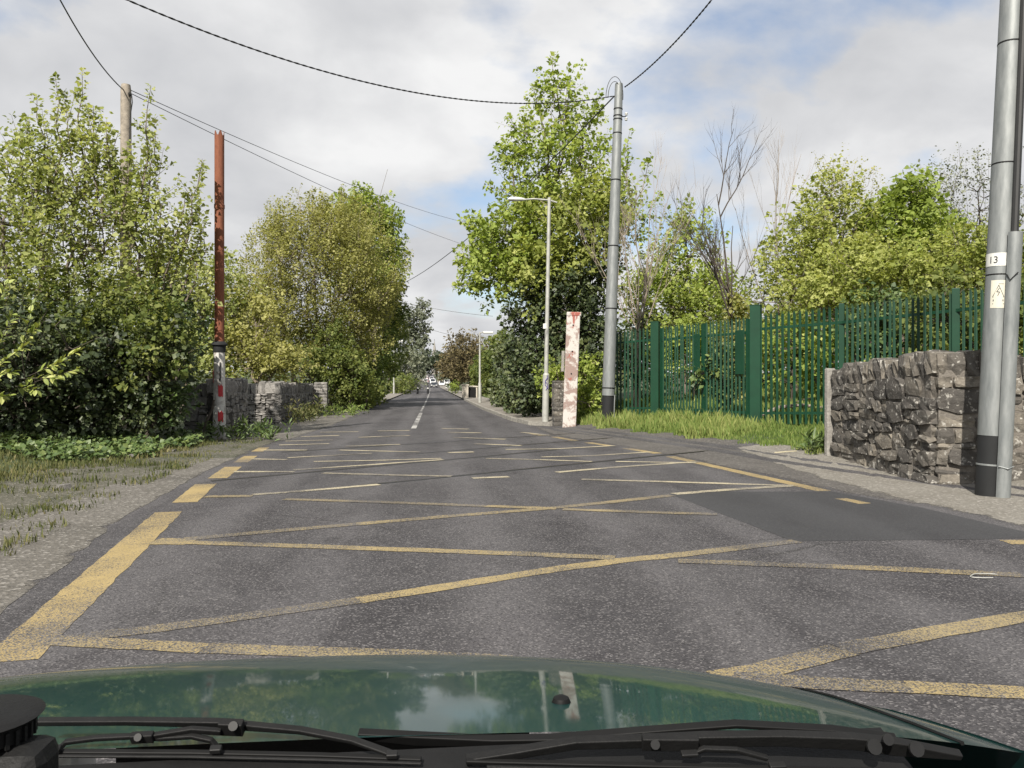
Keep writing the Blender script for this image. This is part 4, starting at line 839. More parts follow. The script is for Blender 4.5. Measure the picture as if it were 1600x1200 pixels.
tree('distant_tree', 'dim tree at the far right end of the road behind brown hedge', 'tree', (17, 320), [((14, 320, 9), (6, 6, 5), 120), ((22, 320, 8), (7, 6, 6), 100)], LF_far, mBarkD, 'trees at the end of the road', leaf=.65, per=24, shoot=(1, 2.2), spread=1.2, trunk_r=.3, seed=37, twigs=False)
for i, (px_, zc_z, lab, lm_) in enumerate((((-19.480, 42.205, 4.486), 3.8, 'mid green tree behind the left thicket, farthest left', LF_mid), ((-16.525, 45.923, 3.392), 3.4, 'mid green tree behind the left thicket, nearer the wooden pole', LF_mid), ((-9.963, 63.345, 3.731), 4.0, 'dull green tree deep behind the olive tree', LF_mid))):
    tree('background_tree', lab, 'tree', (px_[0], px_[1]), [(px_, (4.5, 3, zc_z*.9), 150), ((px_[0]-3, px_[1], px_[2]-.8), (3, 3, 2.6), 70)], lm_, mBark, 'trees behind the left thicket', leaf=.2, per=30, shoot=(.6, 1.4), spread=.5, trunk_r=.15, seed=41+i)

# ------------------------------------------------------------------ trees and shrubs, right side
tree('sycamore_tree', 'tall fresh green sycamore towering over the right hand street lamp', 'tree', (5.30, 31.62),
     [((5.299, 31.625, 8.979), (2.0, 1.8, 2.2), 105), ((4.535, 31.703, 10.771), (1.1, 1.1, 1.7), 40), ((6.158, 32.039, 10.918), (1.0, 1.0, 1.6), 34), ((2.913, 30.864, 6.260), (1.5, 1.5, 1.6), 150), ((2.173, 30.940, 5.516), (.9, 1.0, .9), 55), ((7.040, 32.451, 8.425), (1.2, 1.2, 1.9), 52), ((8.222, 32.330, 7.897), (.8, .8, 1.5), 22), ((5.044, 31.651, 12.563), (.6, .6, 1.1), 26), ((3.963, 31.259, 7.852), (1.2, 1.2, 1.5), 70), ((3.262, 31.833, 10.003), (.55, .6, .7), 16)],
     LF_lime, mBark, leaf=.16, per=30, shoot=(.5, 1.1), up=.55, out=.7, spread=.32, trunk_r=.2, stems=2, base_w=.4, fork=.3, limb_r=.07, seed=51, tbias=.45,
     tips=[((4.917, 31.664, 12.307), (4.891, 31.666, 14.304), 70, .26), ((5.299, 31.625, 12.051), (5.503, 31.604, 13.536), 50, .24), ((4.026, 31.755, 11.027), (3.007, 31.859, 12.051), 50, .24), ((3.771, 31.781, 10.515), (3.160, 31.844, 11.411), 40, .2), ((3.771, 31.781, 8.723), (2.294, 31.933, 9.235), 60, .26), ((6.416, 32.013, 11.698), (6.882, 31.965, 13.258), 46, .24), ((7.828, 32.371, 8.953), (8.222, 32.330, 11.857), 60, .24), ((8.353, 32.317, 8.425), (9.089, 32.242, 10.801), 50, .22), ((2.666, 30.889, 7.252), (1.235, 31.036, 7.624), 70, .28), ((2.173, 30.940, 5.268), (0.890, 31.071, 5.020), 50, .24), ((8.353, 32.317, 7.105), (9.404, 32.209, 9.217), 46, .2), ((4.535, 31.703, 11.539), (4.077, 31.750, 13.203), 44, .22)],
     second=(LF_spring, 'bronze_foliage', [((5.293, 30.117, 6.669), (1.9, 1.0, 1.9), 170), ((4.013, 29.746, 5.142), (1.2, .9, 1.2), 80), ((6.367, 30.510, 7.996), (1.0, .8, 1.3), 60)]))
tree('ivy_clad_tree', 'dark ivy covered trunk mass behind the lamp post and pink post', 'tree', (4.97, 29.65),
     [((4.968, 29.648, 3.942), (1.7, .9, 2.0), 210), ((5.589, 29.082, 2.247), (1.4, .8, 1.5), 150), ((3.893, 29.758, 3.222), (1.1, .9, 1.7), 120), ((4.039, 28.235, 1.304), (1.2, .8, 1.0), 110), ((6.367, 30.510, 5.516), (.9, .8, 1.2), 70)],
     LF_dark, mBarkD, leaf=.13, per=40, shoot=(.3, .7), up=.3, out=.9, spread=.28, trunk_r=.2, seed=53, tbias=.5)
tree('elder_bush', 'yellow green bush at the foot of the lamp post and pink post', 'bush', (4.33, 26.90),
     [((4.288, 26.903, 1.415), (.55, .4, .6), 50), ((5.232, 26.103, 1.520), (.5, .4, .6), 46), ((4.933, 25.128, 0.697), (.35, .35, .35), 30)], LF_lime, mBark, leaf=.10, per=30, shoot=(.25, .5), spread=.2, trunk_r=.03, stems=3, base_w=.2, seed=54, tbias=.4)
for i, (px_, r_, n_, lab) in enumerate((((3.364, 32.828, 1.297), (1.0, 2.2, 1.5), 190, 'nearest section of the dark ivy hedge along the right pavement'), ((3.461, 40.860, 1.612), (1.0, 3.2, 2.0), 200, 'middle section of the dark ivy hedge along the right pavement'), ((3.810, 51.882, 2.307), (1.1, 4.0, 2.3), 180, 'far section of the ivy hedge with pale leafy tops'), ((4.598, 73.916, 2.120), (1.6, 6, 2.0), 150, 'hedge section behind the cream gate wall'))):
    tree('ivy_hedge', lab, 'hedge', (px_[0]+.8, px_[1]), [(tuple(np.array(px_)+np.array([.8, 0, .0])), r_, n_), (tuple(np.array(px_)+np.array([.9, 0, -.9])), (r_[0]*.9, r_[1], .9), n_//2)], (LF_dark, LF_dark, LF_mid, LF_mid)[i], mBarkD, 'hedge along the right pavement', leaf=.14+.02*i, per=40, shoot=(.3, .7), spread=.32, trunk_r=.06, seed=56+i, tbias=(.75, .8, .3, .2)[i])
for i, (px_, r_, n_, lab) in enumerate((((4.013, 95.086, 4.238), (2.6, 5, 2.9), 190, 'near half of the brown budding copse over the distant pavement'), ((3.796, 140.344, 4.262), (2.4, 8, 3.2), 170, 'far half of the brown budding copse nearest the cars'))):
    tree('brown_copse_tree', lab, 'tree', (px_[0]+1.2, px_[1]), [(px_, r_, n_), ((px_[0]+1.6, px_[1], px_[2]-1), r_, n_//2)], LF_brown, mBarkD, 'brown copse on the right', leaf=.22+.08*i, per=34, shoot=(.6, 1.4), up=.9, spread=.5, trunk_r=.12, seed=66+i)
sh = (2.424, 80.170, 0.838)
tree('clipped_shrub', 'small rounded pale green shrub on the distant right pavement', 'shrub', (sh[0], sh[1]), [((sh[0], sh[1], .85), (.5, .6, .6), 46)], LF_lime, mBark, leaf=.10, per=26, shoot=(.1, .3), spread=.2, trunk_r=.03, seed=69, tbias=.2)
# behind the fence
tree('young_maple', 'sunlit young maple behind the gate and the bare trees', 'tree', (9.82, 30.16),
     [((9.944, 30.143, 5.516), (1.7, 1.3, 1.5), 110), ((9.056, 29.732, 4.229), (1.5, 1.2, 1.0), 80), ((10.459, 29.085, 3.942), (1.2, 1, .9), 60), ((9.821, 30.156, 7.004), (.8, .8, 1.0), 34), ((8.094, 30.333, 4.524), (1.0, 1.0, 1.2), 50)], LF_lime, mBark, leaf=.14, per=28, shoot=(.5, 1.0), up=.8, spread=.3, trunk_r=.08, stems=3, seed=71, tbias=.55)
bare('bare_tree', 'leafless many stemmed tree just right of the far steel pole', (7.53, 27.37), 6.8, (.05, 0), 73, mBarkP, 'bare trees behind the fence', .34, .06, 3, None, 3, (5, 7))
bare('bare_tree', 'leafless dark tree with ivy on its trunk above the tallest gate post', (9.89, 25.12), 7.0, (.02, 0), 77, mBarkD, 'bare trees behind the fence', .48, .08, 3, (110, 3.6, LF_olive), 1, (6, 9))
bare('bare_tree', 'slender grey leafless sapling beside the bright bushes behind fence', (12.26, 26.89), 7.0, (.03, 0), 79, mBarkP, 'bare trees behind the fence', .34, .045, 3, None, 1, (4, 7))
tree('field_maple', 'bright green maple rising behind the long fence beside bare sapling', 'tree', (12.38, 24.87),
     [((12.168, 24.889, 5.468), (1.2, 1.2, 1.5), 100), ((13.711, 25.737, 6.275), (1.2, 1.2, 1.4), 90), ((12.949, 24.307, 4.777), (1.4, 1.1, 1.1), 110), ((11.302, 23.973, 4.110), (.9, .9, .9), 50), ((13.496, 25.759, 7.571), (.7, .7, .8), 28)], LF_spring, mBark, leaf=.12, per=34, shoot=(.4, .9), up=.8, spread=.27, trunk_r=.08, stems=3, seed=81, tbias=.6)
tree('sycamore_sapling', 'vivid green sapling crown standing out among the bushes behind fence', 'tree', (15.97, 25.51),
     [((16.074, 25.494, 6.707), (1.2, 1.1, 1.1), 95), ((15.430, 25.560, 5.843), (1.3, 1.1, 1.0), 90), ((16.182, 25.483, 7.679), (.55, .6, .6), 24), ((16.620, 24.936, 5.548), (1.0, 1, 1.0), 60)], LF_lime, mBark, leaf=.15, per=34, shoot=(.4, .8), up=.5, spread=.3, trunk_r=.09, seed=83, tbias=.28)
tree('bramble_bush', 'sunlit yellow green bush row just behind the long fence', 'bush', (12.50, 21.34),
     [((11.963, 21.392, 4.014), (1.2, .8, .9), 110), ((13.098, 20.773, 4.131), (1.2, .8, .9), 110), ((13.998, 20.178, 4.240), (1.2, .8, 1.0), 110), ((14.842, 19.589, 4.172), (1.2, .8, 1.1), 90), ((11.215, 21.770, 3.685), (.9, .7, .6), 60)], LF_spring, mBark, leaf=.10, per=36, shoot=(.3, .8), up=.7, spread=.25, trunk_r=.05, stems=5, base_w=.5, seed=85, tbias=.55)
tree('birch_tree', 'sparse grey green tree on the skyline left of the near pole', 'tree', (23.72, 33.76),
     [((23.438, 33.787, 9.068), (1.7, 1.4, 1.9), 46), ((24.870, 33.640, 9.644), (1.6, 1.4, 1.9), 44), ((24.297, 33.699, 7.052), (2.2, 1.5, 1.5), 60), ((26.016, 33.523, 8.204), (1.6, 1.4, 1.9), 40), ((22.578, 33.875, 9.932), (.8, .8, .9), 16)], LF_grey, mBarkD, leaf=.10, per=26, shoot=(.7, 1.6), up=1.0, spread=.32, trunk_r=.1, stems=3, seed=87, tbias=.6)
tree('pale_willow', 'thin pale brown twiggy tree behind the field maple', 'tree', (17.02, 31.43),
     [((17.283, 31.402, 8.425), (1.6, 1.2, 1.7), 60), ((18.333, 31.294, 7.633), (1.3, 1.2, 1.2), 40), ((16.495, 31.483, 9.217), (.9, .9, .8), 24)], LF_olive, mBarkP, leaf=.09, per=22, shoot=(.7, 1.5), up=1.0, spread=.3, trunk_r=.08, stems=3, seed=89, tbias=.6)
for i, (px_, r_, n_, lm_, lab) in enumerate((((7.838, 20.810, 1.574), (.7, .45, .6), 55, LF_ivy, 'leafy dock shrub seen through the right gate leaf'), ((7.088, 27.420, 2.201), (1.2, .6, 1.4), 120, LF_dark, 'dark undergrowth bush behind the short fence'), ((9.093, 27.215, 2.425), (2.0, .6, 1.1), 140, LF_lime, 'undergrowth bush behind the left gate leaf'), ((10.489, 21.845, 2.226), (1.5, .6, 1.0), 130, LF_lime, 'undergrowth bush behind the fence beside the tallest gate post'), ((11.887, 19.691, 2.648), (1.6, .6, 1.0), 150, LF_ivy, 'undergrowth bush behind the fence above the rubble wall'), ((12.521, 17.817, 2.688), (1.4, .6, 1.0), 130, LF_mid, 'undergrowth bush behind the fence left of the near pole'), ((13.811, 17.182, 2.726), (1.4, .6, 1.1), 110, LF_mid, 'undergrowth bush behind the near pole'))):
    tree('undergrowth_bush', lab, 'bush', (px_[0], px_[1]), [(px_, r_, n_)], lm_, mBarkD, 'undergrowth behind the fence', leaf=.11, per=32, shoot=(.25, .6), spread=.24, trunk_r=.03, stems=3, base_w=.4, seed=91+i, tbias=.45)
for i, (px_, lab) in enumerate((((10.252, 34.133, 2.414), 'low thicket filling the background behind the left gate leaf'), ((13.768, 29.752, 2.292), 'low thicket filling the background behind the tallest gate post'), ((16.670, 26.439, 2.537), 'low thicket filling the background above the rubble wall'), ((18.996, 24.190, 2.660), 'low thicket filling the background behind the near pole'))):
    tree('background_thicket', lab, 'bush', (px_[0], px_[1]), [(px_, (3.0, .9, 1.5), 210)], (LF_lime, LF_spring, LF_lime, LF_spring)[i], mBarkD, 'thickets behind the fence', leaf=.14, per=32, shoot=(.4, .9), spread=.34, trunk_r=.04, stems=3, base_w=.5, seed=121+i, tbias=.3)
for i, (px_, r_, lab, lm_) in enumerate((((15.690, 42.623, 4.800), (4.5, 3, 2.4), 'soft green background tree far behind the gate', LF_mid), ((20.993, 40.069, 5.651), (4.5, 3, 2.6), 'soft green background tree far behind the field maple', LF_mid), ((25.724, 37.574, 5.446), (4.5, 3, 2.8), 'soft green background tree far behind the vivid sapling', LF_mid), ((29.276, 35.199, 6.153), (4.5, 3, 3.2), 'soft green background tree far behind the near pole', LF_mid))):
    tree('background_tree', lab, 'tree', (px_[0], px_[1]), [(px_, r_, 150), ((px_[0]+1, px_[1], px_[2]-1.2), (5.5, 3, 1.6), 130)], lm_, mBark, 'trees behind the fence', leaf=.17, per=32, shoot=(.6, 1.3), spread=.45, trunk_r=.13, seed=101+i, tbias=.5)
bl_ = MB().tube([(0, 0, .12), (.5, .1, .30), (1.1, .15, .36), (1.7, .1, .28), (2.3, .0, .1)], [.05, .05, .045, .04, .02], 7).build('fallen_branch', mBarkP, None, True)
bq = (8.08, 17.97); bl_.location = (bq[0]+.3, bq[1]+1.6, float(gh(bq[0]+.9, bq[1]+1.6))); tag(bl_, 'pale fallen branch on the grass behind the fence', 'branch')
for k in range(2):
    bl2 = MB().tube([(.8+k*.5, .12, .34), (1.0+k*.4, -.1, .5-.2*k), (1.25+k*.5, -.2, .55-.3*k)], [.02, .015, .006], 5).build('twig', mBarkP, bl_, True)

tree('added_shade_maple', 'unseen leafy maple added beyond the left edge to shade the bush', 'tree', (-13.2, 10.2), [((-12.6, 10.4, 5.6), (2.4, 2.0, 2.2), 190), ((-13.5, 9.5, 7.2), (1.8, 1.6, 1.6), 110), ((-11.2, 11.2, 4.6), (1.2, 1.2, 1.2), 60)], LF_maple, mBark, leaf=.15, per=30, shoot=(.5, 1.1), up=.6, spread=.32, trunk_r=.16, seed=111)  # unseen tree, added only to cast shade on the near bush
# ------------------------------------------------------------------ grass, ivy, weeds
rng = np.random.default_rng(5)
def scatter(n, x0, x1, y0, y1, test, sd=5, clump=0):
    r = np.random.default_rng(sd); xs = r.uniform(x0, x1, n); ys = r.uniform(y0, y1, n)
    if clump:
        cx_ = r.uniform(x0, x1, clump); cy_ = r.uniform(y0, y1, clump); k = r.integers(0, clump, n); xs = cx_[k]+r.normal(0, .16, n); ys = cy_[k]+r.normal(0, .16, n)
    m_ = test(xs, ys); return xs[m_], ys[m_]
edge = lambda xs, ys: xs > xe(ys)-.05+.12*np.sin(ys*3.1)+.1*np.sin(ys*7.7+1)
xs, ys = scatter(90000, 4.0, 12, 12.9, 26, lambda x, y: edge(x, y) & (x < xe(y)+3.6) & ~((x < 7.3) & (y < 13.2)))
blades('verge_grass', LF_grass, 'lush green verge grass below the green palisade fence', 'grass', xs, ys, .05, .17, .02, 3, tb=.5)
xs, ys = scatter(16000, 4.0, 8, 17, 26, lambda x, y: edge(x, y) & (x < xe(y)+2.2), 8)
blades('verge_grass', LF_grass, 'taller seeding grass at the foot of the far steel pole', 'grass', xs, ys, .15, .40, .018, 4, tb=.6)
xs, ys = scatter(70000, 6, 24, 15, 34, lambda x, y: (x > xe(y)+3.0), 9)
blades('field_grass', LF_grass, 'grass field seen through the fence', 'grass', xs, ys, .12, .4, .04, 5, tb=.55)
xs, ys = scatter(80000, -16, -3.9, 6, 19, lambda x, y: (x < np.interp(y, [6, 10, 13, 16, 19], [-5.2, -5.5, -5.3, -4.9, -4.6])+.25*np.sin(y*4.3)), 10)
blades('verge_grass', LF_dry, 'thin dry grass on the left dirt verge', 'grass', xs, ys, .05, .16, .018, 6, tb=.55)
xs, ys = scatter(9000, -5.6, -3.4, 3, 19, lambda x, y: x < road_l(y)-.15, 11, clump=70)
blades('verge_weeds', LF_dry, 'scattered weed tufts in the gravel along the left road edge', 'grass', xs, ys, .03, .13, .016, 7, tb=.35)
# ground ivy sheet at the foot of the left bushes
rng = np.random.default_rng(19); n = 26000
xs = rng.uniform(-16, -4.9, n); ys = rng.uniform(13.6, 19.0, n); keep = (xs+ (ys-16)*-.15 < -5.1+.3*np.sin(ys*3)) & (ys > 14.3+.3*np.sin(xs*2.3)+.02*(xs+5)**2)
xs, ys = xs[keep], ys[keep]; hh = .10+.22*(.5+.5*np.sin(xs*3.1)*np.cos(ys*2.7))
c = np.stack([xs, ys, gh(xs, ys)+rng.random(len(xs))*hh], 1); ax_ = rng.normal(size=c.shape); ax_[:, 2] *= .3
V, Fc = leaf_arrays(rng, c, ax_, rng.uniform(.06, .12, len(c)), .95, 1.6); iv = Foliage(); iv.add(V, Fc, np.clip(.5+rng.normal(0, .25, len(c)), 0, 1))
tag(iv.build('ground_ivy', LF_ivy, None), 'low green ivy carpet in front of the left bushes', 'ivy', kind='stuff')
def weeds(name, label, p, n, h, spread, seed, lm, leafy=True):
    r = np.random.default_rng(seed); b0 = np.array([p[0], p[1], float(gh(*p))]); root = empty(name, tuple(b0)); tag(root, label, 'weeds'); fo = Foliage()
    for k in range(n):
        q = np.array([r.normal(0, spread[0]), r.normal(0, spread[1]), 0.]); tp = q+np.array([r.normal(0, .12), r.normal(0, .12), h*r.uniform(.5, 1.1)])
        shoot_leaves(fo, r, q, tp, 16, .15, .10, .5, .28, -.3, .4)
    fo.build('foliage', lm, root)
weeds('weed_clump', 'leafy weeds growing round the base of the iron pole', (-4.77, 19.34), 34, .42, (.55, .2), 3, LF_ivy)
weeds('weed_clump', 'tall weeds against the long shaded limestone wall', (-4.27, 28.25), 34, .75, (.28, 1.1), 4, LF_dry)
weeds('weed_clump', 'low weeds at the foot of the far gate pier', (-3.95, 34.33), 40, .4, (.6, 1.6), 6, LF_grass)
weeds('weed_clump', 'dock leaves at the right foot of the pink concrete post', (5.09, 25.18), 26, .5, (.3, .2), 7, LF_grass)
weeds('weed_clump', 'small dark weeds at the corner of the brown rubble wall', (7.06, 13.65), 16, .25, (.2, .2), 8, LF_ivy)
# loose stones on the left verge
pm = rock_meshes(4, 900)
for me in pm: me.materials.append(mStoneL)
rr_ = random.Random(4)
SL = ('pale loose stone nearest the foot of the iron pole', 'loose stone in the thin grass in front of the ivy', 'loose stone at the right end of the ivy carpet', 'loose stone on the grass edge below the dark bush', 'loose stone alone on the gravel nearest the camera', 'loose stone in the ivy at the far left')
for k, (px_, py_) in enumerate([(-5.40, 19.83), (-5.54, 14.25), (-4.97, 16.22), (-5.31, 14.92), (-4.60, 10.63), (-8.06, 17.46)]):
    o = link('loose_stone', pm[k % 4], None); o.location = (px_, py_, float(gh(px_, py_))+.03); s_ = rr_.uniform(.06, .13); o.scale = (s_*1.4, s_, s_*.7); o.rotation_euler = (0, 0, rr_.uniform(0, 3)); tag(o, SL[k], 'stone', 'loose stones on the left verge')

sp_ = (3.81, 5.17); so_ = MB().tube([(.10*math.cos(t_)*(1+.3*math.sin(2*t_)), .06*math.sin(t_), .004) for t_ in np.linspace(.3, 5.0, 22)], .0035, 5).build('string_loop', mLamp, None, True); so_.location = (sp_[0], sp_[1], .012); tag(so_, 'pale loop of string lying on the road near a yellow line', 'string')
# ------------------------------------------------------------------ far street: lamps, gate wall, bollards, cars, spire
def far_lamp(label, x, y, h, arm, z0=None):
    root = empty('street_lamp', (x, y, float(gh(x, y))+.1)); tag(root, label, 'street lamp', 'street lamps down the road')
    MB().lathe((0, 0, 0), [(.10, -.1), (.10, 1.2), (.065, 1.3), (.05, h)], 8).build('column', mLamp, root, True)
    MB().tube([(0, 0, h-.05), (arm*.5, 0, h), (arm, 0, h)], .035, 6).build('bracket_arm', mLamp, root)
    MB().box((arm+.22*(1 if arm > 0 else -1), 0, h), (.62, .22, .15)).build('lantern', mWhite, root, bevel=.04)
far_lamp('street lamp on the left beyond the dark overhanging tree', -4.1, 92, 6.0, .5)
far_lamp('street lamp on the right beside the cream gate wall', 3.1, 50, 4.4, .3)
far_lamp('distant street lamp left of the dark skyline tree', -1.9-1.3, 230, 6.5, .8)
far_lamp('distant street lamp right of the cars, nearest the brown copse', 4.6, 190, 6.5, -.8)
far_lamp('distant street lamp right of the cars, farther one', 3.9, 250, 6.5, -.8)
far_lamp('distant street lamp right of the cars, farthest one', 3.2, 300, 7.5, -.9)
gp = (2.59, 64.98); root = empty('gate_wall', (gp[0]+.25, gp[1], .08)); tag(root, 'small cream rendered gate wall on the right pavement', 'wall')
MB().box((.0, 0, .52), (.5, .5, 1.04)).build('pier', mCream, root, bevel=.02); MB().box((0, 0, 1.08), (.62, .62, .09)).build('capstone', mCream, root, bevel=.02)
MB().box((.85, 3.2, .45), (.3, 6.0, .95)).build('wall', mCream, root); MB().box((.85, 3.2, .96), (.42, 6.1, .09)).build('coping', mCream, root)
MB().box((.55, .1, .5), (.6, .05, .85)).build('gate', mTrim, root)
for x, y, lab in ((-2.4+.9, 98, 'black bollard at the left kerb down the road'), (-.25, 98, 'black bollard on the centre line down the road')):
    root = empty('bollard', (x, y, 0)); tag(root, lab, 'bollard', 'bollards at the road narrowing'); MB().lathe((0, 0, 0), [(.13, 0), (.12, .5), (.10, .85), (.05, .95)], 10).build('post', mBlk, root, True)
    MB().lathe((0, 0, .62), [(.122, 0), (.118, .14)], 10).build('reflective_band', mWhite, root, True)
root = empty('striped_marker_post', (3.0, 150, .1)); tag(root, 'black and white striped marker post at the far right kerb', 'post')
for k in range(7): MB().box((0, 0, .1+k*.22), (.16, .1, .218)).build('stripe', (mBlk, mWhite)[k % 2], root)
def car_paint(nm, col): 
    m, t, b = mat(nm); setc(t, b.inputs['Base Color'], col); b.inputs['Roughness'].default_value = .3; b.inputs['Coat Weight'].default_value = .8; return m
def small_car(label, x, y, rz, col, van=False):
    root = empty('car', (x, y, float(gh(x, y))+.01), rz); tag(root, label, 'car', 'cars at the far end of the road'); m = car_paint('far_car_paint', col); hw = .86
    side = [(-2.0, .28), (2.0, .28), (2.08, .55), (1.95, .78), (1.0, .92), (.35, 1.42 if not van else 1.75), (-1.25, 1.44 if not van else 1.85), (-1.95, .98 if not van else 1.8), (-2.06, .6)]
    vv = []
    for s_, w_ in ((-1, 1), (1, 1)):
        for (yy, zz_) in side: vv.append((s_*hw*(.8 if zz_ > 1.2 else (.96 if zz_ < .4 else 1)), yy, zz_))
    n = len(side); ff = [tuple(range(n)), tuple(range(2*n-1, n-1, -1))]+[(i, i+n, (i+1) % n+n, (i+1) % n) for i in range(n)]
    MB().add(vv, ff).build('body', m, root, bevel=.06)
    top_ = 1.38 if not van else 1.7
    for nm, (y0, z0), (y1, z1) in (('windscreen', (.99, .95), (.40, top_)), ('rear_window', (-1.98 if not van else -2.03, 1.05), (-1.35 if not van else -2.0, 1.38 if not van else 1.5))):
        sg = 1 if nm == 'windscreen' else -1
        MB().add([(-.70, y0+.03*sg, z0), (.70, y0+.03*sg, z0), (.60, y1+.03*sg, z1), (-.60, y1+.03*sg, z1)], [(0, 1, 2, 3)]).build(nm, mGlass, root)
    wm_ = MB().tube([(-.1, 0, 0), (.1, 0, 0)], .31, 14).mesh('wheel'); wm_.materials.append(mRubber)
    for sx_ in (-1, 1):
        for wy in (-1.25, 1.3):
            o = link('wheel', wm_, None, root); o.location = (sx_*.78, wy, .31)
        MB().box((sx_*.6, 2.04, .66), (.36, .08, .16)).build('headlight', mLens, root); MB().box((sx_*.74, -2.03, .8), (.16, .08, .3)).build('tail_light', mRed, root)
    MB().box((0, 2.09, .45), (.52, .03, .12)).build('number_plate', mWhite, root)
small_car('dark oncoming car with lit white plate in the right lane', 1.0, 208, math.pi, (.02, .022, .03))
small_car('white van behind the dark oncoming car', .85, 248, math.pi, (.72, .72, .72), True)
small_car('silver car driving away in the left lane', -1.35, 262, 0, (.42, .40, .42))
small_car('pale car far ahead in the left lane beside the kerb', -2.5, 285, 0, (.55, .52, .52))
small_car('white car parked on the right near the bollard kerb', 3.3, 225, math.pi, (.72, .72, .72))
small_car('white car parked farther along on the right kerb', 4.9, 235, math.pi, (.68, .68, .68))
small_car('pale grey car queueing behind the white van', .6, 300, math.pi, (.6, .58, .58), True)
small_car('light car cresting the rise in the left lane', -1.6, 330, 0, (.6, .56, .56), True)
root = empty('church_spire', (3.4, 620, 5)); tag(root, 'thin grey church spire on the far horizon', 'church')
MB().box((0, 0, 8), (5, 5, 16)).build('tower', mConc, root); MB().lathe((0, 0, 15.8), [(2.6, 0), (1.2, 5.5), (.05, 13)], 8).build('spire', mConc, root)
MB().tube([(0, 0, 28), (0, 0, 30)], .12, 6).build('cross', mTrim, root)

# ------------------------------------------------------------------ the car the photograph was taken from
car = empty('car', (-.20, .9, 0)); tag(car, 'dark green car whose bonnet and wipers fill the bottom edge', 'car')
CXc, HWc = -.05, .984
prof_y = [0.0, .12, .25, .38, .50, .58, .64, .69, .73, .76]          # behind the glass to the nose
prof_z = [.957, .941, .921, .899, .875, .855, .833, .805, .768, .721]
us = np.linspace(-1, 1, 41); vv = []; ff = []
for j, (y, z) in enumerate(zip(prof_y, prof_z)):
    for u in us:
        back = .33*abs(u)**2.4*(j/9.0)
        vv.append((CXc+HWc*u*(1-.03*j/9), y-back, z-.022*u*u-.038*abs(u)**5))
nu = len(us)
for j in range(len(prof_y)-1):
    for k in range(nu-1): ff.append((j*nu+k, j*nu+k+1, (j+1)*nu+k+1, (j+1)*nu+k))
bo = MB().add(vv, ff).build('bonnet', mHood, car, True, split=80)
m_ = bo.modifiers.new('sub', 'SUBSURF'); m_.levels = 1; m_.render_levels = 2
for s_ in (-1, 1):       # shut line between bonnet and wing
    Q = []
    for j in range(0, 8):
        u = .90; back = .33*u**2.4*(j/9.0); Q.append((CXc+s_*HWc*u*(1-.03*j/9), prof_y[j]-back, prof_z[j]-.022*u*u-.038*u**5+.0005))
    MB().tube(Q, .0028, 6).build('shut_line', mRubber, car)
# wings, nose, lamps and wheels below the bonnet
for s_ in (-1, 1):
    vv = []; ff = []
    for j, (y, z) in enumerate(zip([-.9]+prof_y, [.96]+prof_z)):
        back = .33*(max(j-1, 0)/9.0); xo = HWc*(1-.03*max(j-1, 0)/9)
        for (dx, zz_) in ((-.012, z-.055), (.012, z-.13), (.02, .50), (.0, .28)): vv.append((CXc+s_*(xo+dx), y-back, zz_))
    for j in range(10):
        for k in range(3): ff.append((j*4+k, j*4+k+1, (j+1)*4+k+1, (j+1)*4+k))
    MB().add(vv, ff).build('front_wing', mHood, car, True)
    wh = MB().tube([(s_*.66, .12, .3), (s_*.86, .12, .3)], .30, 24).build('wheel', mRubber, car, True); MB().tube([(s_*.80, .12, .3), (s_*.875, .12, .3)], .19, 20).build('rim', mGalv, wh, True)
    MB().box((s_*.62, .70, .60), (.34, .12, .14)).build('headlight', mLens, car, bevel=.02)
MB().box((0, .74, .40), (1.66, .16, .26)).build('bumper', mTrim, car, bevel=.05); MB().box((0, .735, .61), (.8, .06, .12)).build('grille', mTrim, car)
# cowl, scuttle grille and dashboard
MB().add([(-.80, -.02, .950), (.72, -.02, .950), (.72, -.15, .915), (-.80, -.15, .915), (.72, -.24, .87), (-.80, -.24, .87), (-.80, .02, .80), (.72, .02, .80)], [(0, 1, 2, 3), (3, 2, 4, 5), (0, 1, 7, 6)]).build('cowl_panel', mTrim, car)
for k in range(5): MB().box((-.42, -.17-.022*k, .912-.011*k), (.66, .010, .010)).build('cowl_slat', mTrim, car)
MB().box((0, -.38, .80), (1.62, .22, .10)).build('dashboard', mTrim, car, bevel=.03)
MB().lathe((.37, .13, .925), [(.013, 0), (.013, .008), (.010, .015), (.004, .018)], 14).build('washer_nozzle', mRubber, car, True)
def cw(P): return [(p[0]+.20, p[1]-.9, p[2]) for p in P]
def bar(nm, P, wd, th, m, parent):
    """flat bar: wd across (upright), th deep, along P (car coordinates)"""
    P = [Vector(p) for p in cw(P)]; vv = []; ff = []
    if not hasattr(wd, '__len__'): wd = [wd]*len(P)
    for i, p in enumerate(P):
        d = (P[min(i+1, len(P)-1)]-P[max(i-1, 0)]).normalized(); up_ = Vector((0, -.42, .91)); up_ = (up_-d*up_.dot(d)).normalized(); fw = d.cross(up_)
        for a, b_ in ((-1, -1), (1, -1), (1, 1), (-1, 1)): vv.append(p+up_*a*wd[i]*.42+fw*b_*th/2)
    for i in range(len(P)-1):
        for k in range(4): ff.append((i*4+k, i*4+(k+1) % 4, (i+1)*4+(k+1) % 4, (i+1)*4+k))
    ff += [(3, 2, 1, 0), tuple(range(len(P)*4-4, len(P)*4))]
    return MB().add(vv, ff).build(nm, m, parent, bevel=.0012)
def bolt(P, r, parent):
    p = Vector(cw([P])[0]); return MB().tube([p, p+Vector((0, -.003, .0015))], r, 12).build('bolt', mGalvD, parent, True)
mGalvD = plain('dull_dark_metal', (.016, .016, .016), .5, .3, .2, 40, spec=.3)
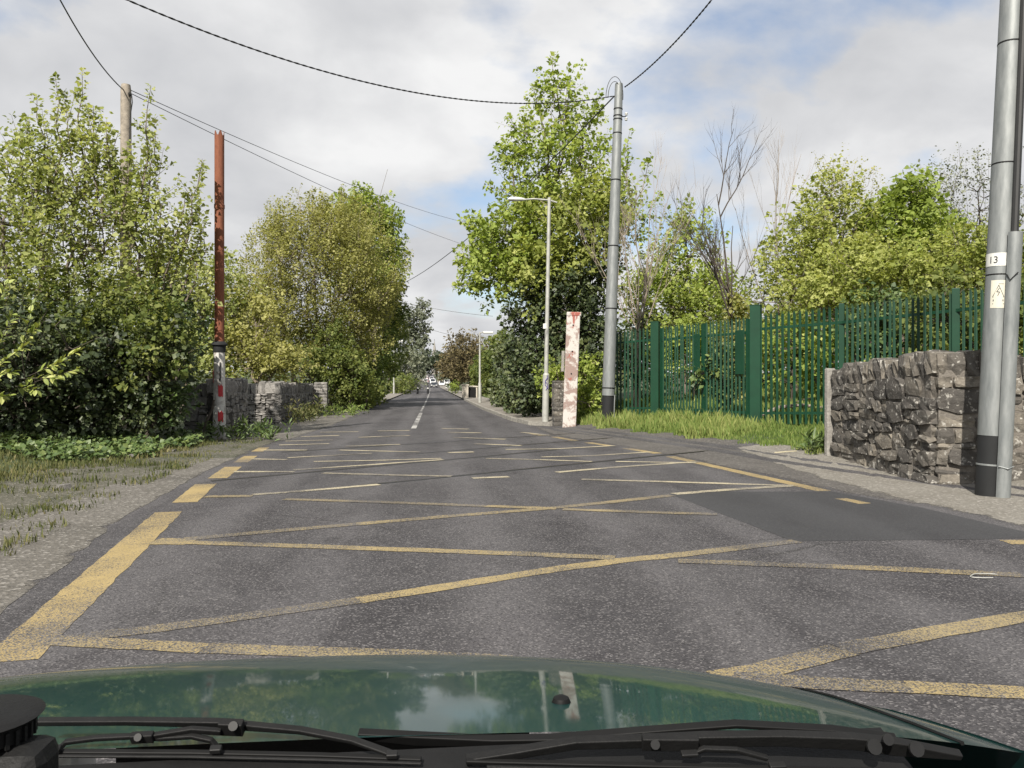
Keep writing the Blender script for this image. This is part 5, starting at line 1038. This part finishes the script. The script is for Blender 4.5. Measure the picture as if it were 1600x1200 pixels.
wp = bar('wiper', [(-0.429, 0.929, 0.977), (-0.331, 0.918, 0.978), (-0.232, 0.908, 0.976), (-0.203, 0.905, 0.973), (-0.140, 0.889, 0.972), (-0.083, 0.873, 0.966), (-0.041, 0.859, 0.956)], [.008, .008, .010, .010, .007, .006, .004], .008, mTrim, car)
bar('pivot_block', [(-0.228, 0.900, 0.975), (-0.202, 0.897, 0.974)], .020, .010, mTrim, wp); bolt((-0.211, 0.890, 0.979), .005, wp)
bar('bridge', [(-0.397, 0.905, 0.956), (-0.389, 0.904, 0.964), (-0.357, 0.901, 0.968), (-0.320, 0.897, 0.970), (-0.289, 0.894, 0.968), (-0.255, 0.891, 0.970), (-0.234, 0.888, 0.966), (-0.227, 0.888, 0.957)], .006, .006, mTrim, wp)
bar('pivot_block', [(-0.318, 0.893, 0.970), (-0.294, 0.891, 0.971)], .013, .008, mTrim, wp); bolt((-0.308, 0.886, 0.973), .004, wp)
bar('blade_link', [(-0.295, 0.893, 0.971), (-0.255, 0.893, 0.976), (-0.225, 0.894, 0.972)], .008, .006, mTrim, wp)
bar('blade', [(-0.427, 0.898, 0.958), (-0.252, 0.880, 0.957), (-0.116, 0.866, 0.954), (-0.009, 0.855, 0.950)], .0055, .006, mRubber, wp)
bar('blade_strip', [(-0.425, 0.893, 0.956), (-0.250, 0.875, 0.955), (-0.116, 0.861, 0.952), (-0.009, 0.850, 0.948)], .003, .004, mTrim, wp)
for p in ((-0.394, 0.890, 0.963), (-0.225, 0.872, 0.963), (-0.040, 0.854, 0.957)): bar('claw', [(p[0]-.006, p[1], p[2]), (p[0]+.006, p[1], p[2])], .007, .008, mGalvD, wp)
wp = bar('wiper', [(0.038, 0.851, 0.949), (0.087, 0.846, 0.956), (0.155, 0.844, 0.965), (0.228, 0.841, 0.965), (0.293, 0.834, 0.967), (0.375, 0.826, 0.968), (0.450, 0.818, 0.965), (0.498, 0.813, 0.959), (0.567, 0.806, 0.950)], [.010, .012, .013, .014, .018, .018, .020, .022, .008], .010, mTrim, car)
bar('pivot_block', [(0.224, 0.832, 0.968), (0.283, 0.825, 0.968)], .020, .010, mTrim, wp); bolt((0.235, 0.822, 0.969), .005, wp)
for p in ((0.466, 0.802, 0.965), (0.510, 0.797, 0.963)): bolt(p, .008, wp)
bolt((0.480, 0.800, 0.973), .006, wp)
bar('blade', [(0.038, 0.846, 0.950), (0.153, 0.834, 0.947), (0.288, 0.820, 0.944), (0.490, 0.799, 0.939)], .006, .006, mRubber, wp)
bar('blade_strip', [(0.059, 0.838, 0.947), (0.219, 0.822, 0.943), (0.420, 0.801, 0.939)], .003, .004, mTrim, wp)
for p in ((0.272, 0.820, 0.959), (0.364, 0.810, 0.947)): bar('claw', [(p[0]-.009, p[1], p[2]), (p[0]+.009, p[1], p[2])], .005, .008, mGalvD, wp)
bar('bridge', [(0.272, 0.825, 0.955), (0.289, 0.823, 0.962), (0.323, 0.819, 0.961), (0.356, 0.816, 0.952)], .006, .006, mTrim, wp)
bar('bonnet_seal', [(-0.080, 0.913, 0.955), (-0.016, 0.906, 0.950), (0.070, 0.898, 0.947), (0.135, 0.891, 0.950), (0.235, 0.881, 0.958), (0.342, 0.870, 0.966), (0.450, 0.859, 0.960), (0.521, 0.851, 0.951)], [.010, .016, .012, .006, .006, .006, .006, .005], .010, mRubber, car)
# dash mounted device at the left edge
dv0 = (-0.300, 0.584, 1.080); dv = empty('dashboard_device', dv0); tag(dv, 'black device with ribbed round top on the dashboard at left edge', 'device')
MB().box((-.012, 0, -.008), (.104, .04, .062)).build('housing', mTrim, dv, bevel=.012)
MB().box((-.012, -.0215, -.012), (.07, .002, .03)).build('screen', mGlass, dv)
rc = (-.010, .006, .022); MB().lathe(rc, [(.027, 0), (.032, .002), (.032, .012), (.030, .014)], 32).build('mount_ring', mRubber, dv, True, split=30)
for k in range(30):
    a = 2*math.pi*k/30; MB().box((rc[0]+.0325*math.cos(a), rc[1]+.0325*math.sin(a), rc[2]+.006), (.0025, .0025, .011), a).build('rib', mTrim, dv)
MB().lathe((rc[0], rc[1], rc[2]+.0142), [(.037, 0), (.039, .002), (.034, .0045), (.005, .006)], 32).build('rim_cap', mTrim, dv, True, split=30)
